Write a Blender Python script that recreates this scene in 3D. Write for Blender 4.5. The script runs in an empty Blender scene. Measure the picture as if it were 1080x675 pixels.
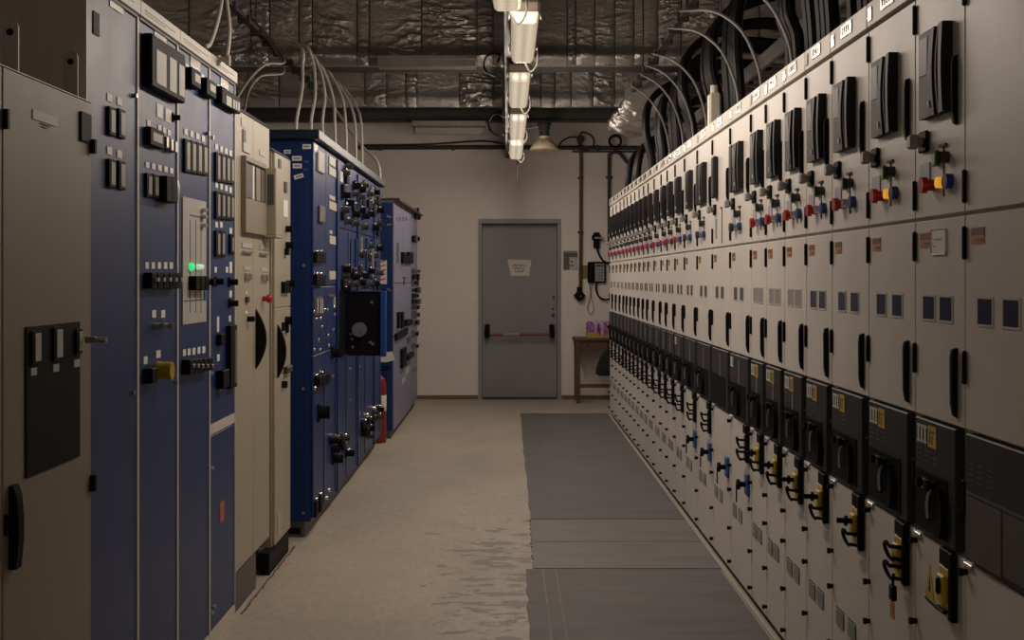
import bpy, bmesh, math, random
from mathutils import Vector, noise
PI = math.pi
random.seed(7)
sc = bpy.context.scene
col = sc.collection

# ------------------------------------------------------------------ camera, light, exposure
F, CX, CY, EYE = 1300.0, 535.0, 292.0, 1.36       # focal length (px at 1080 wide), vanishing point, eye height
cd = bpy.data.cameras.new('camera')
cd.sensor_width = 36.0
cd.lens = 36.0 * F / 1080.0
cd.shift_x = (540 - CX) / 1080.0
cd.shift_y = -(337.5 - CY) / 1080.0
cd.clip_start = 0.05
cam = bpy.data.objects.new('camera', cd)
cam.location = (0, 0, EYE)
cam.rotation_euler = (PI / 2, 0, 0)
col.objects.link(cam)
sc.camera = cam
sc.view_settings.view_transform = 'Standard'
sc.view_settings.look = 'None'
sc.view_settings.gamma = 1.0
sc.view_settings.use_curve_mapping = False
sc.view_settings.exposure = 0.1
LAMP_WATTS = 22.0            # per metre of lamp
LAMP_COLOR = (1.0, 0.85, 0.72)
world = bpy.data.worlds.new('world')
sc.world = world
world.use_nodes = True
world.node_tree.nodes['Background'].inputs[0].default_value = (0.02, 0.018, 0.016, 1)
world.node_tree.nodes['Background'].inputs[1].default_value = 1.0

# ------------------------------------------------------------------ helpers
def at(px, py, Y):
    """photo pixel at depth Y -> point in the room"""
    return Vector(((px - CX) * Y / F, Y, EYE - (py - CY) * Y / F))

def depth_on(X, px):
    """depth of pixel column px on the cabinet face plane x = X"""
    return F * X / (px - CX)

MATS = {}
def mat(name, color, rough=0.5, metal=0.0, spec=0.5, var=0.0, scale=8.0, bump=0.0, bscale=60.0, emit=None, estr=0.0, stretch=(1, 1, 1)):
    if name in MATS: return MATS[name]
    m = bpy.data.materials.new(name); m.use_nodes = True
    nt = m.node_tree; b = nt.nodes['Principled BSDF']
    b.inputs['Roughness'].default_value = rough
    b.inputs['Metallic'].default_value = metal
    b.inputs['Specular IOR Level'].default_value = spec
    c = (*color, 1)
    b.inputs['Base Color'].default_value = c
    if var > 0 or bump > 0:
        tc = nt.nodes.new('ShaderNodeTexCoord'); mp = nt.nodes.new('ShaderNodeMapping')
        mp.inputs['Scale'].default_value = stretch
        nt.links.new(tc.outputs['Object'], mp.inputs[0])
    if var > 0:
        n = nt.nodes.new('ShaderNodeTexNoise'); n.inputs['Scale'].default_value = scale; n.inputs['Detail'].default_value = 6
        n.inputs['Roughness'].default_value = 0.65
        nt.links.new(mp.outputs[0], n.inputs['Vector'])
        r = nt.nodes.new('ShaderNodeValToRGB')
        r.color_ramp.elements[0].position = 0.3; r.color_ramp.elements[1].position = 0.7
        r.color_ramp.elements[0].color = (*[v * (1 - var) for v in color], 1)
        r.color_ramp.elements[1].color = (*[min(1, v * (1 + var)) for v in color], 1)
        nt.links.new(n.outputs['Fac'], r.inputs[0]); nt.links.new(r.outputs[0], b.inputs['Base Color'])
        mr = nt.nodes.new('ShaderNodeMapRange')
        mr.inputs['To Min'].default_value = max(0.02, rough - 0.08); mr.inputs['To Max'].default_value = min(1, rough + 0.1)
        nt.links.new(n.outputs['Fac'], mr.inputs['Value']); nt.links.new(mr.outputs[0], b.inputs['Roughness'])
    if bump > 0:
        n2 = nt.nodes.new('ShaderNodeTexNoise'); n2.inputs['Scale'].default_value = bscale; n2.inputs['Detail'].default_value = 4
        nt.links.new(mp.outputs[0], n2.inputs['Vector'])
        bp = nt.nodes.new('ShaderNodeBump'); bp.inputs['Strength'].default_value = bump; bp.inputs['Distance'].default_value = 0.01
        nt.links.new(n2.outputs['Fac'], bp.inputs['Height']); nt.links.new(bp.outputs[0], b.inputs['Normal'])
    if emit:
        b.inputs['Emission Color'].default_value = (*emit, 1); b.inputs['Emission Strength'].default_value = estr
    MATS[name] = m
    return m

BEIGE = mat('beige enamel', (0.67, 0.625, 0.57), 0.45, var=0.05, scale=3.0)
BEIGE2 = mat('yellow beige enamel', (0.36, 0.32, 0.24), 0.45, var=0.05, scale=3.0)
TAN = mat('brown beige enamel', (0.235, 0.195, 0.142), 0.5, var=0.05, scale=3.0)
FRAME = mat('cream frame enamel', (0.56, 0.52, 0.44), 0.45, var=0.04, scale=4.0)
BLUE = mat('blue enamel', (0.008, 0.028, 0.120), 0.42, spec=0.35, var=0.06, scale=4.0)
DBLUE = mat('deep blue enamel', (0.003, 0.024, 0.125), 0.38, var=0.06, scale=4.0)
BLACK = mat('black plastic', (0.009, 0.009, 0.010), 0.55, spec=0.07)
RELAY = mat('anthracite plastic', (0.028, 0.027, 0.027), 0.5, spec=0.12, var=0.1, scale=12)
PANEL = mat('black faceplate', (0.034, 0.033, 0.035), 0.5, spec=0.2, var=0.1, scale=9)
RUBBER = mat('black rubber sheath', (0.004, 0.0038, 0.0036), 0.5, spec=0.12)
GLASSY = mat('dark display glass', (0.005, 0.006, 0.009), 0.35, spec=0.06)
WINDOW = mat('smoked inspection window', (0.045, 0.052, 0.068), 0.16)
GREY = mat('grey plastic', (0.30, 0.29, 0.28), 0.45, var=0.05)
LGREY = mat('light grey lacquer', (0.44, 0.42, 0.38), 0.5, var=0.06, scale=5)
DGREY = mat('dark grey lacquer', (0.09, 0.085, 0.078), 0.55, var=0.2, scale=6)
STEEL = mat('brushed steel', (0.52, 0.49, 0.46), 0.3, metal=0.9)
CHROME = mat('polished label metal', (0.72, 0.68, 0.62), 0.16, metal=1.0)
WHITE = mat('white label plastic', (0.78, 0.76, 0.72), 0.5)
PAPER = mat('paper', (0.70, 0.66, 0.58), 0.8, var=0.05)
DULLRED = mat('worn red paint', (0.17, 0.03, 0.028), 0.4, var=0.2)
RED = mat('red plastic', (0.45, 0.012, 0.010), 0.3)
BLUEBTN = mat('blue plastic', (0.012, 0.045, 0.20), 0.3)
LOCKBLUE = mat('blue lock plastic', (0.02, 0.10, 0.30), 0.4)
GREEN = mat('green plastic', (0.06, 0.36, 0.05), 0.35)
AMBER = mat('lit amber lamp', (0.8, 0.35, 0.02), 0.3, emit=(1.0, 0.45, 0.03), estr=0.5)
GREENLIT = mat('lit green lamp', (0.03, 0.6, 0.15), 0.3, emit=(0.03, 0.75, 0.22), estr=0.9)
WHITELIT = mat('lit pale lamp', (0.6, 0.7, 0.6), 0.3, emit=(0.5, 0.75, 0.5), estr=0.6)
YELLOW = mat('yellow plastic', (0.60, 0.40, 0.03), 0.45)
YELLOWKNOB = mat('yellow knob', (0.42, 0.27, 0.015), 0.4)
ORANGE = mat('orange label', (0.50, 0.20, 0.05), 0.6)
ORANGED = mat('dark orange print', (0.16, 0.07, 0.03), 0.6)
CABLEW = mat('off white cable sheath', (0.50, 0.46, 0.40), 0.5)
CABLEG = mat('grey cable sheath', (0.13, 0.12, 0.11), 0.5)
STEELDARK = mat('dark painted steel', (0.035, 0.032, 0.030), 0.55, var=0.2, scale=5)
GALV = mat('galvanised steel', (0.33, 0.31, 0.29), 0.42, metal=0.8, var=0.15, scale=8)
DOORM = mat('grey door enamel', (0.27, 0.265, 0.275), 0.5, var=0.07, scale=2.0)
DOORF = mat('grey frame enamel', (0.27, 0.265, 0.27), 0.5, var=0.08, scale=3.0)
WOOD = mat('brown wood', (0.095, 0.05, 0.024), 0.5, var=0.3, scale=6, stretch=(1, 1, 8))
BROWNBASE = mat('brown baseboard paint', (0.17, 0.105, 0.06), 0.6, var=0.15)
def lens_mat():
    """prismatic diffuser: the two tubes show through as brighter lines, ribs run across"""
    m = bpy.data.materials.new('lit prismatic diffuser'); m.use_nodes = True
    nt = m.node_tree; b = nt.nodes['Principled BSDF']; L = nt.links
    b.inputs['Base Color'].default_value = (0.6, 0.55, 0.46, 1); b.inputs['Roughness'].default_value = 0.35
    tc = nt.nodes.new('ShaderNodeTexCoord'); sp = nt.nodes.new('ShaderNodeSeparateXYZ'); L.new(tc.outputs['Object'], sp.inputs[0])
    def M(op, a, c=None):
        n = nt.nodes.new('ShaderNodeMath'); n.operation = op
        for k, v in enumerate((a, c)):
            if v is None: continue
            if isinstance(v, (int, float)): n.inputs[k].default_value = v
            else: L.new(v, n.inputs[k])
        return n.outputs[0]
    ax = M('ABSOLUTE', sp.outputs[0])
    d = M('ABSOLUTE', M('SUBTRACT', ax, 0.026))
    tube = M('SUBTRACT', 1.0, M('MULTIPLY', d, 14.0))
    rib = M('ADD', 0.86, M('MULTIPLY', M('SINE', M('MULTIPLY', sp.outputs[1], 190.0)), 0.14))
    rib2 = M('ADD', 0.95, M('MULTIPLY', M('SINE', M('MULTIPLY', sp.outputs[0], 700.0)), 0.05))
    st = M('MULTIPLY', M('MULTIPLY', tube, rib), rib2)
    st = M('MAXIMUM', M('MULTIPLY', st, 0.70), 0.16)
    b.inputs['Emission Color'].default_value = (1.0, 0.82, 0.60, 1); L.new(st, b.inputs['Emission Strength'])
    return m
LENS = lens_mat()
LENSEND = mat('lit diffuser end', (0.8, 0.75, 0.65), 0.3, emit=(1.0, 0.85, 0.62), estr=1.05)
HOUSING = mat('lamp housing plastic', (0.20, 0.16, 0.12), 0.5)
ENAMEL = mat('cream lamp enamel', (0.60, 0.52, 0.36), 0.35)
TUBEOFF = mat('unlit diffuser', (0.30, 0.27, 0.23), 0.3)
PURPLE = mat('purple shrink film', (0.30, 0.10, 0.30), 0.25, var=0.5, scale=25)
PINK = mat('pale lilac print', (0.50, 0.32, 0.50), 0.3, var=0.3, scale=30)
GOLD = mat('golden carton', (0.45, 0.27, 0.06), 0.5)
CLOTH = mat('black cloth', (0.012, 0.011, 0.011), 0.85, bump=0.3)
CAULKD = mat('dusty rubber ridge', (0.19, 0.18, 0.175), 0.7, var=0.35, scale=5)
CAULK = mat('pale plastic strip', (0.42, 0.39, 0.35), 0.5)
FACE = mat('olive grey switch face', (0.27, 0.255, 0.22), 0.45, var=0.06)
BLUEGREYD = mat('dull grey housing', (0.13, 0.14, 0.19), 0.45)
BLUEGREY = mat('blue grey status plate', (0.36, 0.36, 0.42), 0.45)
RUST = mat('reddish sealant', (0.13, 0.075, 0.055), 0.85, var=0.4, scale=20)
BOXYEL = mat('ochre printed card', (0.22, 0.14, 0.045), 0.6, var=0.3, scale=40)
EXTRED = mat('red extinguisher paint', (0.20, 0.015, 0.010), 0.4)

def foil_mat():
    m = bpy.data.materials.new('crumpled foil'); m.use_nodes = True
    nt = m.node_tree; b = nt.nodes['Principled BSDF']
    b.inputs['Metallic'].default_value = 0.8
    b.inputs['Base Color'].default_value = (0.50, 0.465, 0.435, 1)
    b.inputs['Roughness'].default_value = 0.30
    tc = nt.nodes.new('ShaderNodeTexCoord')
    mp = nt.nodes.new('ShaderNodeMapping'); mp.inputs['Scale'].default_value = (1.0, 1.0, 2.6); mp.inputs['Rotation'].default_value = (0, 0.35, 0)
    nt.links.new(tc.outputs['Object'], mp.inputs[0])
    n = nt.nodes.new('ShaderNodeTexNoise'); n.inputs['Scale'].default_value = 24; n.inputs['Detail'].default_value = 5
    n.inputs['Roughness'].default_value = 0.55; n.inputs['Distortion'].default_value = 1.2
    nt.links.new(mp.outputs[0], n.inputs['Vector'])
    bp = nt.nodes.new('ShaderNodeBump'); bp.inputs['Strength'].default_value = 0.45; bp.inputs['Distance'].default_value = 0.015
    nt.links.new(n.outputs['Fac'], bp.inputs['Height']); nt.links.new(bp.outputs[0], b.inputs['Normal'])
    return m
FOIL = foil_mat()

def floor_mat():
    m = bpy.data.materials.new('worn painted concrete'); m.use_nodes = True
    nt = m.node_tree; b = nt.nodes['Principled BSDF']; L = nt.links
    tc = nt.nodes.new('ShaderNodeTexCoord')
    def noise_(scale, det, st, dist=0.0, rough=0.6):
        mp = nt.nodes.new('ShaderNodeMapping'); mp.inputs['Scale'].default_value = st
        L.new(tc.outputs['Object'], mp.inputs[0])
        n = nt.nodes.new('ShaderNodeTexNoise'); n.inputs['Scale'].default_value = scale
        n.inputs['Detail'].default_value = det; n.inputs['Distortion'].default_value = dist; n.inputs['Roughness'].default_value = rough
        L.new(mp.outputs[0], n.inputs['Vector']); return n
    def ramp(inp, p0, c0, p1, c1):
        r = nt.nodes.new('ShaderNodeValToRGB'); e = r.color_ramp.elements
        e[0].position = p0; e[0].color = c0; e[1].position = p1; e[1].color = c1
        L.new(inp, r.inputs[0]); return r
    base = ramp(noise_(1.6, 7, (1, 0.6, 1), 0.3).outputs['Fac'], 0.3, (0.36, 0.315, 0.252, 1), 0.72, (0.46, 0.405, 0.33, 1))
    fine = ramp(noise_(30, 5, (1, 0.5, 1)).outputs['Fac'], 0.35, (0.86, 0.86, 0.86, 1), 0.7, (1.05, 1.05, 1.05, 1))
    mul = nt.nodes.new('ShaderNodeMixRGB'); mul.blend_type = 'MULTIPLY'; mul.inputs[0].default_value = 1
    L.new(base.outputs[0], mul.inputs[1]); L.new(fine.outputs[0], mul.inputs[2])
    # paint worn through to grey concrete in short crosswise flakes beside the mats
    flake = noise_(8.0, 7, (0.75, 1.5, 1), 0.35, 0.66)
    sep = nt.nodes.new('ShaderNodeSeparateXYZ'); L.new(tc.outputs['Object'], sep.inputs[0])
    def bump_range(out, a, b_, c, d):
        m1 = nt.nodes.new('ShaderNodeMapRange'); m1.interpolation_type = 'SMOOTHSTEP'
        m1.inputs['From Min'].default_value = a; m1.inputs['From Max'].default_value = b_
        L.new(out, m1.inputs['Value'])
        m2 = nt.nodes.new('ShaderNodeMapRange'); m2.interpolation_type = 'SMOOTHSTEP'
        m2.inputs['From Min'].default_value = c; m2.inputs['From Max'].default_value = d
        m2.inputs['To Min'].default_value = 1; m2.inputs['To Max'].default_value = 0
        L.new(out, m2.inputs['Value'])
        mm = nt.nodes.new('ShaderNodeMath'); mm.operation = 'MULTIPLY'
        L.new(m1.outputs[0], mm.inputs[0]); L.new(m2.outputs[0], mm.inputs[1]); return mm
    mx = bump_range(sep.outputs[0], -0.55, -0.05, 0.12, 0.16)
    my = bump_range(sep.outputs[1], 4.0, 4.9, 5.9, 8.0)
    mk = nt.nodes.new('ShaderNodeMath'); mk.operation = 'MULTIPLY'
    L.new(mx.outputs[0], mk.inputs[0]); L.new(my.outputs[0], mk.inputs[1])
    sc_ = nt.nodes.new('ShaderNodeMath'); sc_.operation = 'MULTIPLY'; sc_.inputs[1].default_value = 0.20
    L.new(mk.outputs[0], sc_.inputs[0])
    ad = nt.nodes.new('ShaderNodeMath'); ad.operation = 'ADD'
    L.new(flake.outputs['Fac'], ad.inputs[0]); L.new(sc_.outputs[0], ad.inputs[1])
    msk = ramp(ad.outputs[0], 0.70, (0, 0, 0, 1), 0.72, (1, 1, 1, 1))
    mix = nt.nodes.new('ShaderNodeMixRGB'); L.new(msk.outputs[0], mix.inputs[0])
    L.new(mul.outputs[0], mix.inputs[1]); mix.inputs[2].default_value = (0.215, 0.188, 0.16, 1)
    L.new(mix.outputs[0], b.inputs['Base Color'])
    b.inputs['Roughness'].default_value = 0.55
    bp = nt.nodes.new('ShaderNodeBump'); bp.inputs['Strength'].default_value = 0.15; bp.inputs['Distance'].default_value = 0.01
    L.new(fine.outputs[0], bp.inputs['Height']); L.new(bp.outputs[0], b.inputs['Normal'])
    return m

def wall_mat():
    m = mat('pale plaster', (0.74, 0.675, 0.615), 0.75, var=0.05, scale=1.5, bump=0.15, bscale=40)
    return m
WALL = wall_mat()
MATM = mat('grey rubber mat', (0.115, 0.110, 0.111), 0.62, var=0.3, scale=2.6, bump=0.2, bscale=120, stretch=(0.6, 3, 1))
MATM2 = mat('lighter grey floor plate', (0.15, 0.144, 0.145), 0.55, var=0.3, scale=2.6, bump=0.12, bscale=90, stretch=(0.6, 3, 1))
CEIL = mat('dark ceiling', (0.10, 0.09, 0.08), 0.8, var=0.2)

class MB:
    """collects shapes in one bmesh"""
    def __init__(s): s.bm = bmesh.new()
    def box(s, x0, x1, y0, y1, z0, z1, bev=0.0, seg=1):
        b = s.bm
        vs = [b.verts.new(p) for p in ((x0, y0, z0), (x1, y0, z0), (x1, y1, z0), (x0, y1, z0), (x0, y0, z1), (x1, y0, z1), (x1, y1, z1), (x0, y1, z1))]
        fs = [b.faces.new([vs[i] for i in q]) for q in ((3, 2, 1, 0), (4, 5, 6, 7), (0, 1, 5, 4), (1, 2, 6, 5), (2, 3, 7, 6), (3, 0, 4, 7))]
        if bev:
            es = list({e for f in fs for e in f.edges})
            bmesh.ops.bevel(b, geom=es, offset=bev, segments=seg, affect='EDGES', profile=0.5)
        return s
    def cyl(s, c, d, r, h, n=16, r2=None):
        """cylinder / cone from c along direction d"""
        r2 = r if r2 is None else r2
        d = Vector(d).normalized(); q = d.orthogonal().normalized(); w = d.cross(q); c = Vector(c); b = s.bm
        A = []; B = []
        for i in range(n):
            a = 2 * PI * i / n; o = q * math.cos(a) + w * math.sin(a)
            A.append(b.verts.new(c + o * r)); B.append(b.verts.new(c + d * h + o * r2))
        for i in range(n):
            j = (i + 1) % n; b.faces.new((A[i], A[j], B[j], B[i]))
        b.faces.new(A[::-1]); b.faces.new(B)
        return s
    def lathe(s, c, d, prof, n=20):
        d = Vector(d).normalized(); q = d.orthogonal().normalized(); w = d.cross(q); c = Vector(c); b = s.bm
        rings = []
        for r, t in prof:
            rings.append([b.verts.new(c + d * t + (q * math.cos(2 * PI * i / n) + w * math.sin(2 * PI * i / n)) * max(r, 1e-4)) for i in range(n)])
        for A, B in zip(rings, rings[1:]):
            for i in range(n):
                j = (i + 1) % n; b.faces.new((A[i], A[j], B[j], B[i]))
        b.faces.new(rings[0][::-1]); b.faces.new(rings[-1])
        return s
    def tube(s, pts, r, n=8):
        pts = [Vector(p) for p in pts]; b = s.bm
        t0 = (pts[1] - pts[0]).normalized(); q = t0.orthogonal().normalized(); rings = []
        for i, p in enumerate(pts):
            t = (pts[min(i + 1, len(pts) - 1)] - pts[max(i - 1, 0)]).normalized()
            q = (q - t * q.dot(t)).normalized(); w = t.cross(q)
            rr = r(i / (len(pts) - 1)) if callable(r) else r
            rings.append([b.verts.new(p + (q * math.cos(2 * PI * k / n) + w * math.sin(2 * PI * k / n)) * rr) for k in range(n)])
        for A, B in zip(rings, rings[1:]):
            for i in range(n):
                j = (i + 1) % n; b.faces.new((A[i], A[j], B[j], B[i]))
        b.faces.new(rings[0][::-1]); b.faces.new(rings[-1])
        return s
    def prism(s, poly, y0, y1):
        """polygon in (x, z), extruded along y"""
        b = s.bm
        A = [b.verts.new((x, y0, z)) for x, z in poly]; B = [b.verts.new((x, y1, z)) for x, z in poly]
        n = len(poly); fs = []
        for i in range(n):
            j = (i + 1) % n; fs.append(b.faces.new((A[i], A[j], B[j], B[i])))
        fs.append(b.faces.new(A[::-1])); fs.append(b.faces.new(B))
        bmesh.ops.recalc_face_normals(b, faces=fs)
        return s
    def prism_x(s, poly, x0, x1):
        """polygon in (y, z), extruded along x"""
        b = s.bm
        A = [b.verts.new((x0, y, z)) for y, z in poly]; B = [b.verts.new((x1, y, z)) for y, z in poly]
        n = len(poly); fs = []
        for i in range(n):
            j = (i + 1) % n; fs.append(b.faces.new((A[i], A[j], B[j], B[i])))
        fs.append(b.faces.new(A[::-1])); fs.append(b.faces.new(B))
        bmesh.ops.recalc_face_normals(b, faces=fs)
        return s
    def mesh(s, name):
        me = bpy.data.meshes.new(name)
        s.bm.normal_update(); s.bm.to_mesh(me); s.bm.free()
        me.polygons.foreach_set('use_smooth', [True] * len(me.polygons))
        me.set_sharp_from_angle(angle=math.radians(32))
        return me

def spline(pts, k=8):
    P = [Vector(p) for p in pts]; P = [P[0] * 2 - P[1]] + P + [P[-1] * 2 - P[-2]]; out = []
    for i in range(1, len(P) - 2):
        for j in range(k):
            t = j / k; a, b, c, d = P[i - 1:i + 3]
            out.append(0.5 * ((2 * b) + (c - a) * t + (2 * a - 5 * b + 4 * c - d) * t * t + (3 * b - a - 3 * c + d) * t ** 3))
    out.append(P[-2]); return out

CACHE = {}
def shared(key, fn):
    if key not in CACHE:
        mb = MB(); fn(mb); CACHE[key] = mb.mesh(str(key[0]) if isinstance(key, tuple) else key)
    return CACHE[key]

def put(name, me, m, parent=None, loc=(0, 0, 0), label=None, rot=None):
    if isinstance(me, MB): me = me.mesh(name)
    if not me.materials: me.materials.append(m)
    elif me.materials[0] != m:
        me = me.copy(); me.materials[0] = m
    o = bpy.data.objects.new(name, me); col.objects.link(o)
    o.location = loc
    if rot: o.rotation_euler = rot
    if parent: o.parent = parent
    if label: o['label'] = label
    return o

def tag(o, label, cat, group=None):
    o['label'] = label; o['category'] = cat
    if group: o['group'] = group
    return o

def thing(name, label, cat, loc, rotz=0.0, group=None):
    o = bpy.data.objects.new(name, None); o.empty_display_size = 0.1; col.objects.link(o)
    o.location = loc; o.rotation_euler = (0, 0, rotz)
    return tag(o, label, cat, group)

def struct(name, me, m, parent=None):
    o = put(name, me, m, parent)
    if not parent: o['kind'] = 'structure'
    return o

def B(x0, x1, y0, y1, z0, z1, bev=0.0): return MB().box(x0, x1, y0, y1, z0, z1, bev)

def bx(name, m, parent, x0, x1, y0, y1, z0, z1, bev=0.0, label=None):
    """box part, mesh shared between boxes of the same size, placed by its centre"""
    w, d, h = round(x1 - x0, 4), round(y1 - y0, 4), round(z1 - z0, 4)
    me = shared((name, w, d, h, bev, m.name), lambda mb: mb.box(-w / 2, w / 2, -d / 2, d / 2, -h / 2, h / 2, bev))
    return put(name, me, m, parent, ((x0 + x1) / 2, (y0 + y1) / 2, (z0 + z1) / 2), label)

ORD = ['first', 'second', 'third', 'fourth', 'fifth', 'sixth', 'seventh', 'eighth', 'ninth', 'tenth', 'eleventh', 'twelfth', 'thirteenth', 'fourteenth', 'fifteenth', 'sixteenth',
       'seventeenth', 'eighteenth', 'nineteenth', 'twentieth', 'twenty-first', 'twenty-second', 'twenty-third', 'twenty-fourth', 'twenty-fifth', 'twenty-sixth', 'twenty-seventh', 'twenty-eighth']

# ------------------------------------------------------------------ the room
BACK = 13.7
XL, XR, YF, CZ = -3.6, 3.2, -2.6, 3.95
struct('floor', B(XL, XR, YF, BACK, -0.1, 0.0), floor_mat())
struct('ceiling', B(XL, XR, YF, BACK, CZ, CZ + 0.1), CEIL)
struct('wall_left', B(XL - 0.1, XL, YF, BACK, 0, CZ), WALL)
struct('wall_right', B(XR, XR + 0.1, YF, BACK, 0, CZ), WALL)
struct('wall_front', B(XL, XR, YF - 0.1, YF, 0, CZ), WALL)
DX0, DX1, DZ = -0.322, 0.598, 2.005
w = MB()
w.box(XL, DX0, BACK, BACK + 0.2, 0, CZ); w.box(DX1, XR, BACK, BACK + 0.2, 0, CZ); w.box(DX0, DX1, BACK, BACK + 0.2, DZ, CZ)
struct('wall_back', w, WALL)
struct('baseboard_left', B(-1.1, DX0 - 0.005, BACK - 0.012, BACK - 0.0005, 0.001, 0.045), BROWNBASE)
struct('baseboard_right', B(DX1 + 0.005, XR, BACK - 0.012, BACK - 0.0005, 0.001, 0.045), BROWNBASE)
# door
d = bpy.data.objects.new('door_1', None); col.objects.link(d); d.location = (DX0, BACK, 0); d['kind'] = 'structure'
W = DX1 - DX0
fr = MB()
fr.box(0.001, 0.04, -0.012, 0.16, 0, DZ - 0.001); fr.box(W - 0.04, W - 0.001, -0.012, 0.16, 0, DZ - 0.001); fr.box(0.04, W - 0.04, -0.012, 0.16, DZ - 0.05, DZ - 0.001)
put('door_frame', fr, DOORF, d)
put('door_leaf', B(0.042, W - 0.042, 0.11, 0.16, 0.012, DZ - 0.053, 0.002), DOORM, d)
bar = put('panic_bar', MB().tube([(0.13, -0.03, 0.715), (W - 0.10, -0.03, 0.722)], 0.015, 12), DULLRED, d, (0, 0.05, 0), label='red and steel push bar')
put('bar_sleeve', MB().tube([(0.28, -0.03, 0.7165), (0.46, -0.03, 0.7185)], 0.0165, 12), GREY, bar)
for x in (0.072, W - 0.128):
    e = put('bar_end_block', MB().box(x, x + 0.056, -0.02, 0.06, 0.69, 0.83, 0.008).box(x + 0.008, x + 0.048, -0.055, -0.01, 0.68, 0.76, 0.008), BLACK, d, (0, 0.05, 0))
put('lock_cylinder', MB().cyl((W - 0.085, 0.061, 0.93), (0, -1, 0), 0.02, 0.012, 16), STEELDARK, d, (0, 0.05, 0))
put('lock_cylinder', MB().cyl((W - 0.085, 0.061, 1.0), (0, -1, 0), 0.012, 0.012, 16), STEELDARK, d, (0, 0.05, 0))
put('lock_cylinder', MB().cyl((W - 0.08, 0.061, 1.13), (0, -1, 0), 0.016, 0.012, 16), STEELDARK, d, (0, 0.05, 0))
struct('trim_1', B(DX0 + 0.042, DX1 - 0.042, BACK - 0.01, BACK + 0.14, 0.0005, 0.010), STEELDARK)

# note taped on the door
n = thing('paper_sign', 'small paper notice with three handwritten lines taped on the grey door', 'sign', (0.142, BACK + 0.1095, 1.46))
z = 13.76 / F
poly = [(-0.140, 0.095), (0.125, 0.088), (0.122, 0.02), (0.112, 0.0), (0.108, -0.088), (-0.098, -0.090), (-0.112, -0.03)]
put('sheet', MB().prism(poly, -0.002, 0.0), PAPER, n)
ink = MB()
random.seed(3)
for row, (x0, x1, zz) in enumerate(((-0.085, 0.07, 0.028), (-0.07, 0.045, -0.006), (-0.055, 0.04, -0.038))):
    x = x0
    while x < x1:
        wd = random.uniform(0.006, 0.014)
        k = random.choice((0, 1, 2))
        t = random.uniform(-.002, .002); wd *= 1.15
        if k == 0: ink.box(x, x + 0.006, -0.0032, -0.002, zz - 0.010 + t, zz + 0.010 + t)
        elif k == 1:
            ink.box(x, x + wd, -0.0032, -0.002, zz + 0.003 + t, zz + 0.010 + t); ink.box(x, x + 0.004, -0.0032, -0.002, zz - 0.008 + t, zz + 0.003 + t)
        else:
            ink.box(x, x + wd, -0.0032, -0.002, zz - 0.010 + t, zz - 0.003 + t); ink.box(x + wd - 0.004, x + wd, -0.0032, -0.002, zz - 0.003 + t, zz + 0.008 + t)
        x += wd + 0.003
put('handwriting', ink, BLACK, n)

# ------------------------------------------------------------------ foil wrapped girders across the ceiling
def foil_sheet(x0, x1, z0, z1, ydist, amp, seed, lip=0.0, nx=None, nz=None):
    """crumpled sheet facing the room, bulging out over a lip at its lower edge"""
    mb = MB(); b = mb.bm
    nx = nx or max(8, int((x1 - x0) / 0.011)); nz = nz or max(8, int((z1 - z0) / 0.011))
    rows = []
    for j in range(nz + 1):
        t = j / nz; r = []
        for i in range(nx + 1):
            s = i / nx; x = x0 + (x1 - x0) * s; zz = z0 + (z1 - z0) * t
            th = 0.9 * noise.noise(Vector((seed * 3.3, 0.7, 2.1)))          # each sheet creases its own way
            a_ = x * math.cos(th) + zz * math.sin(th); c_ = zz * math.cos(th) - x * math.sin(th)
            wv = noise.noise(Vector((a_ * 1.5, c_ * 1.5, seed * 1.9)))
            p = Vector((a_ * 2.6 + seed * 7.1, c_ * 13 + wv * 2.5, seed * 1.7))
            n1 = 1 - abs(noise.noise(p)); n2 = 1 - abs(noise.noise(p * 2.1 + Vector((3, 5, 7)))); n3 = 1 - abs(noise.noise(Vector((x * 14 + wv * 3, zz * 16, seed))))
            gate = max(0.0, min(1.0, 0.3 + 1.5 * noise.noise(Vector((x * 1.9 + seed, zz * 2.2, 5.5)))))
            low = max(0.0, 1 - t * 1.5)
            h = -(n1 ** 8 * 0.45 + n2 ** 7 * 0.30 + n3 ** 6 * 0.18) * amp * (gate * 1.2 + 0.28 + 0.8 * low * gate) + 0.25 * amp * noise.noise(Vector((x * 2.0, zz * 2.5, seed)))
            edge = min(1, min(s, 1 - s) * 5)
            bul = 0.004 * math.sin(PI * s) ** 0.5 if 0 < s < 1 else 0
            lp = lip * math.exp(-((t - 0.10) / 0.085) ** 2) * (0.7 + 0.5 * noise.noise(Vector((x * 2, seed, 3))))
            r.append(b.verts.new((x, ydist - bul - lp + h * (0.35 + 0.65 * edge), zz + 0.012 * noise.noise(Vector((x * 3, seed, 1))) * (1 - t))))
        rows.append(r)
    for A, C in zip(rows, rows[1:]):
        for i in range(nx): b.faces.new((A[i], A[i + 1], C[i + 1], C[i]))
    # closed back so that the sheet is a thick blanket
    bk = [[b.verts.new((x0 + (x1 - x0) * i, ydist + 0.05, zz)) for i in (0, 1)] for zz in (z0, z1)]
    b.faces.new((bk[0][1], bk[0][0], bk[1][0], bk[1][1]))
    b.faces.new([rows[0][i] for i in range(nx, -1, -1)] + [bk[0][0], bk[0][1]])
    b.faces.new([rows[-1][i] for i in range(nx + 1)] + [bk[1][1], bk[1][0]])
    b.faces.new([rows[j][0] for j in range(nz + 1)] + [bk[1][0], bk[0][0]])
    b.faces.new([rows[j][nx] for j in range(nz, -1, -1)] + [bk[0][1], bk[1][1]])
    return mb

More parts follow.
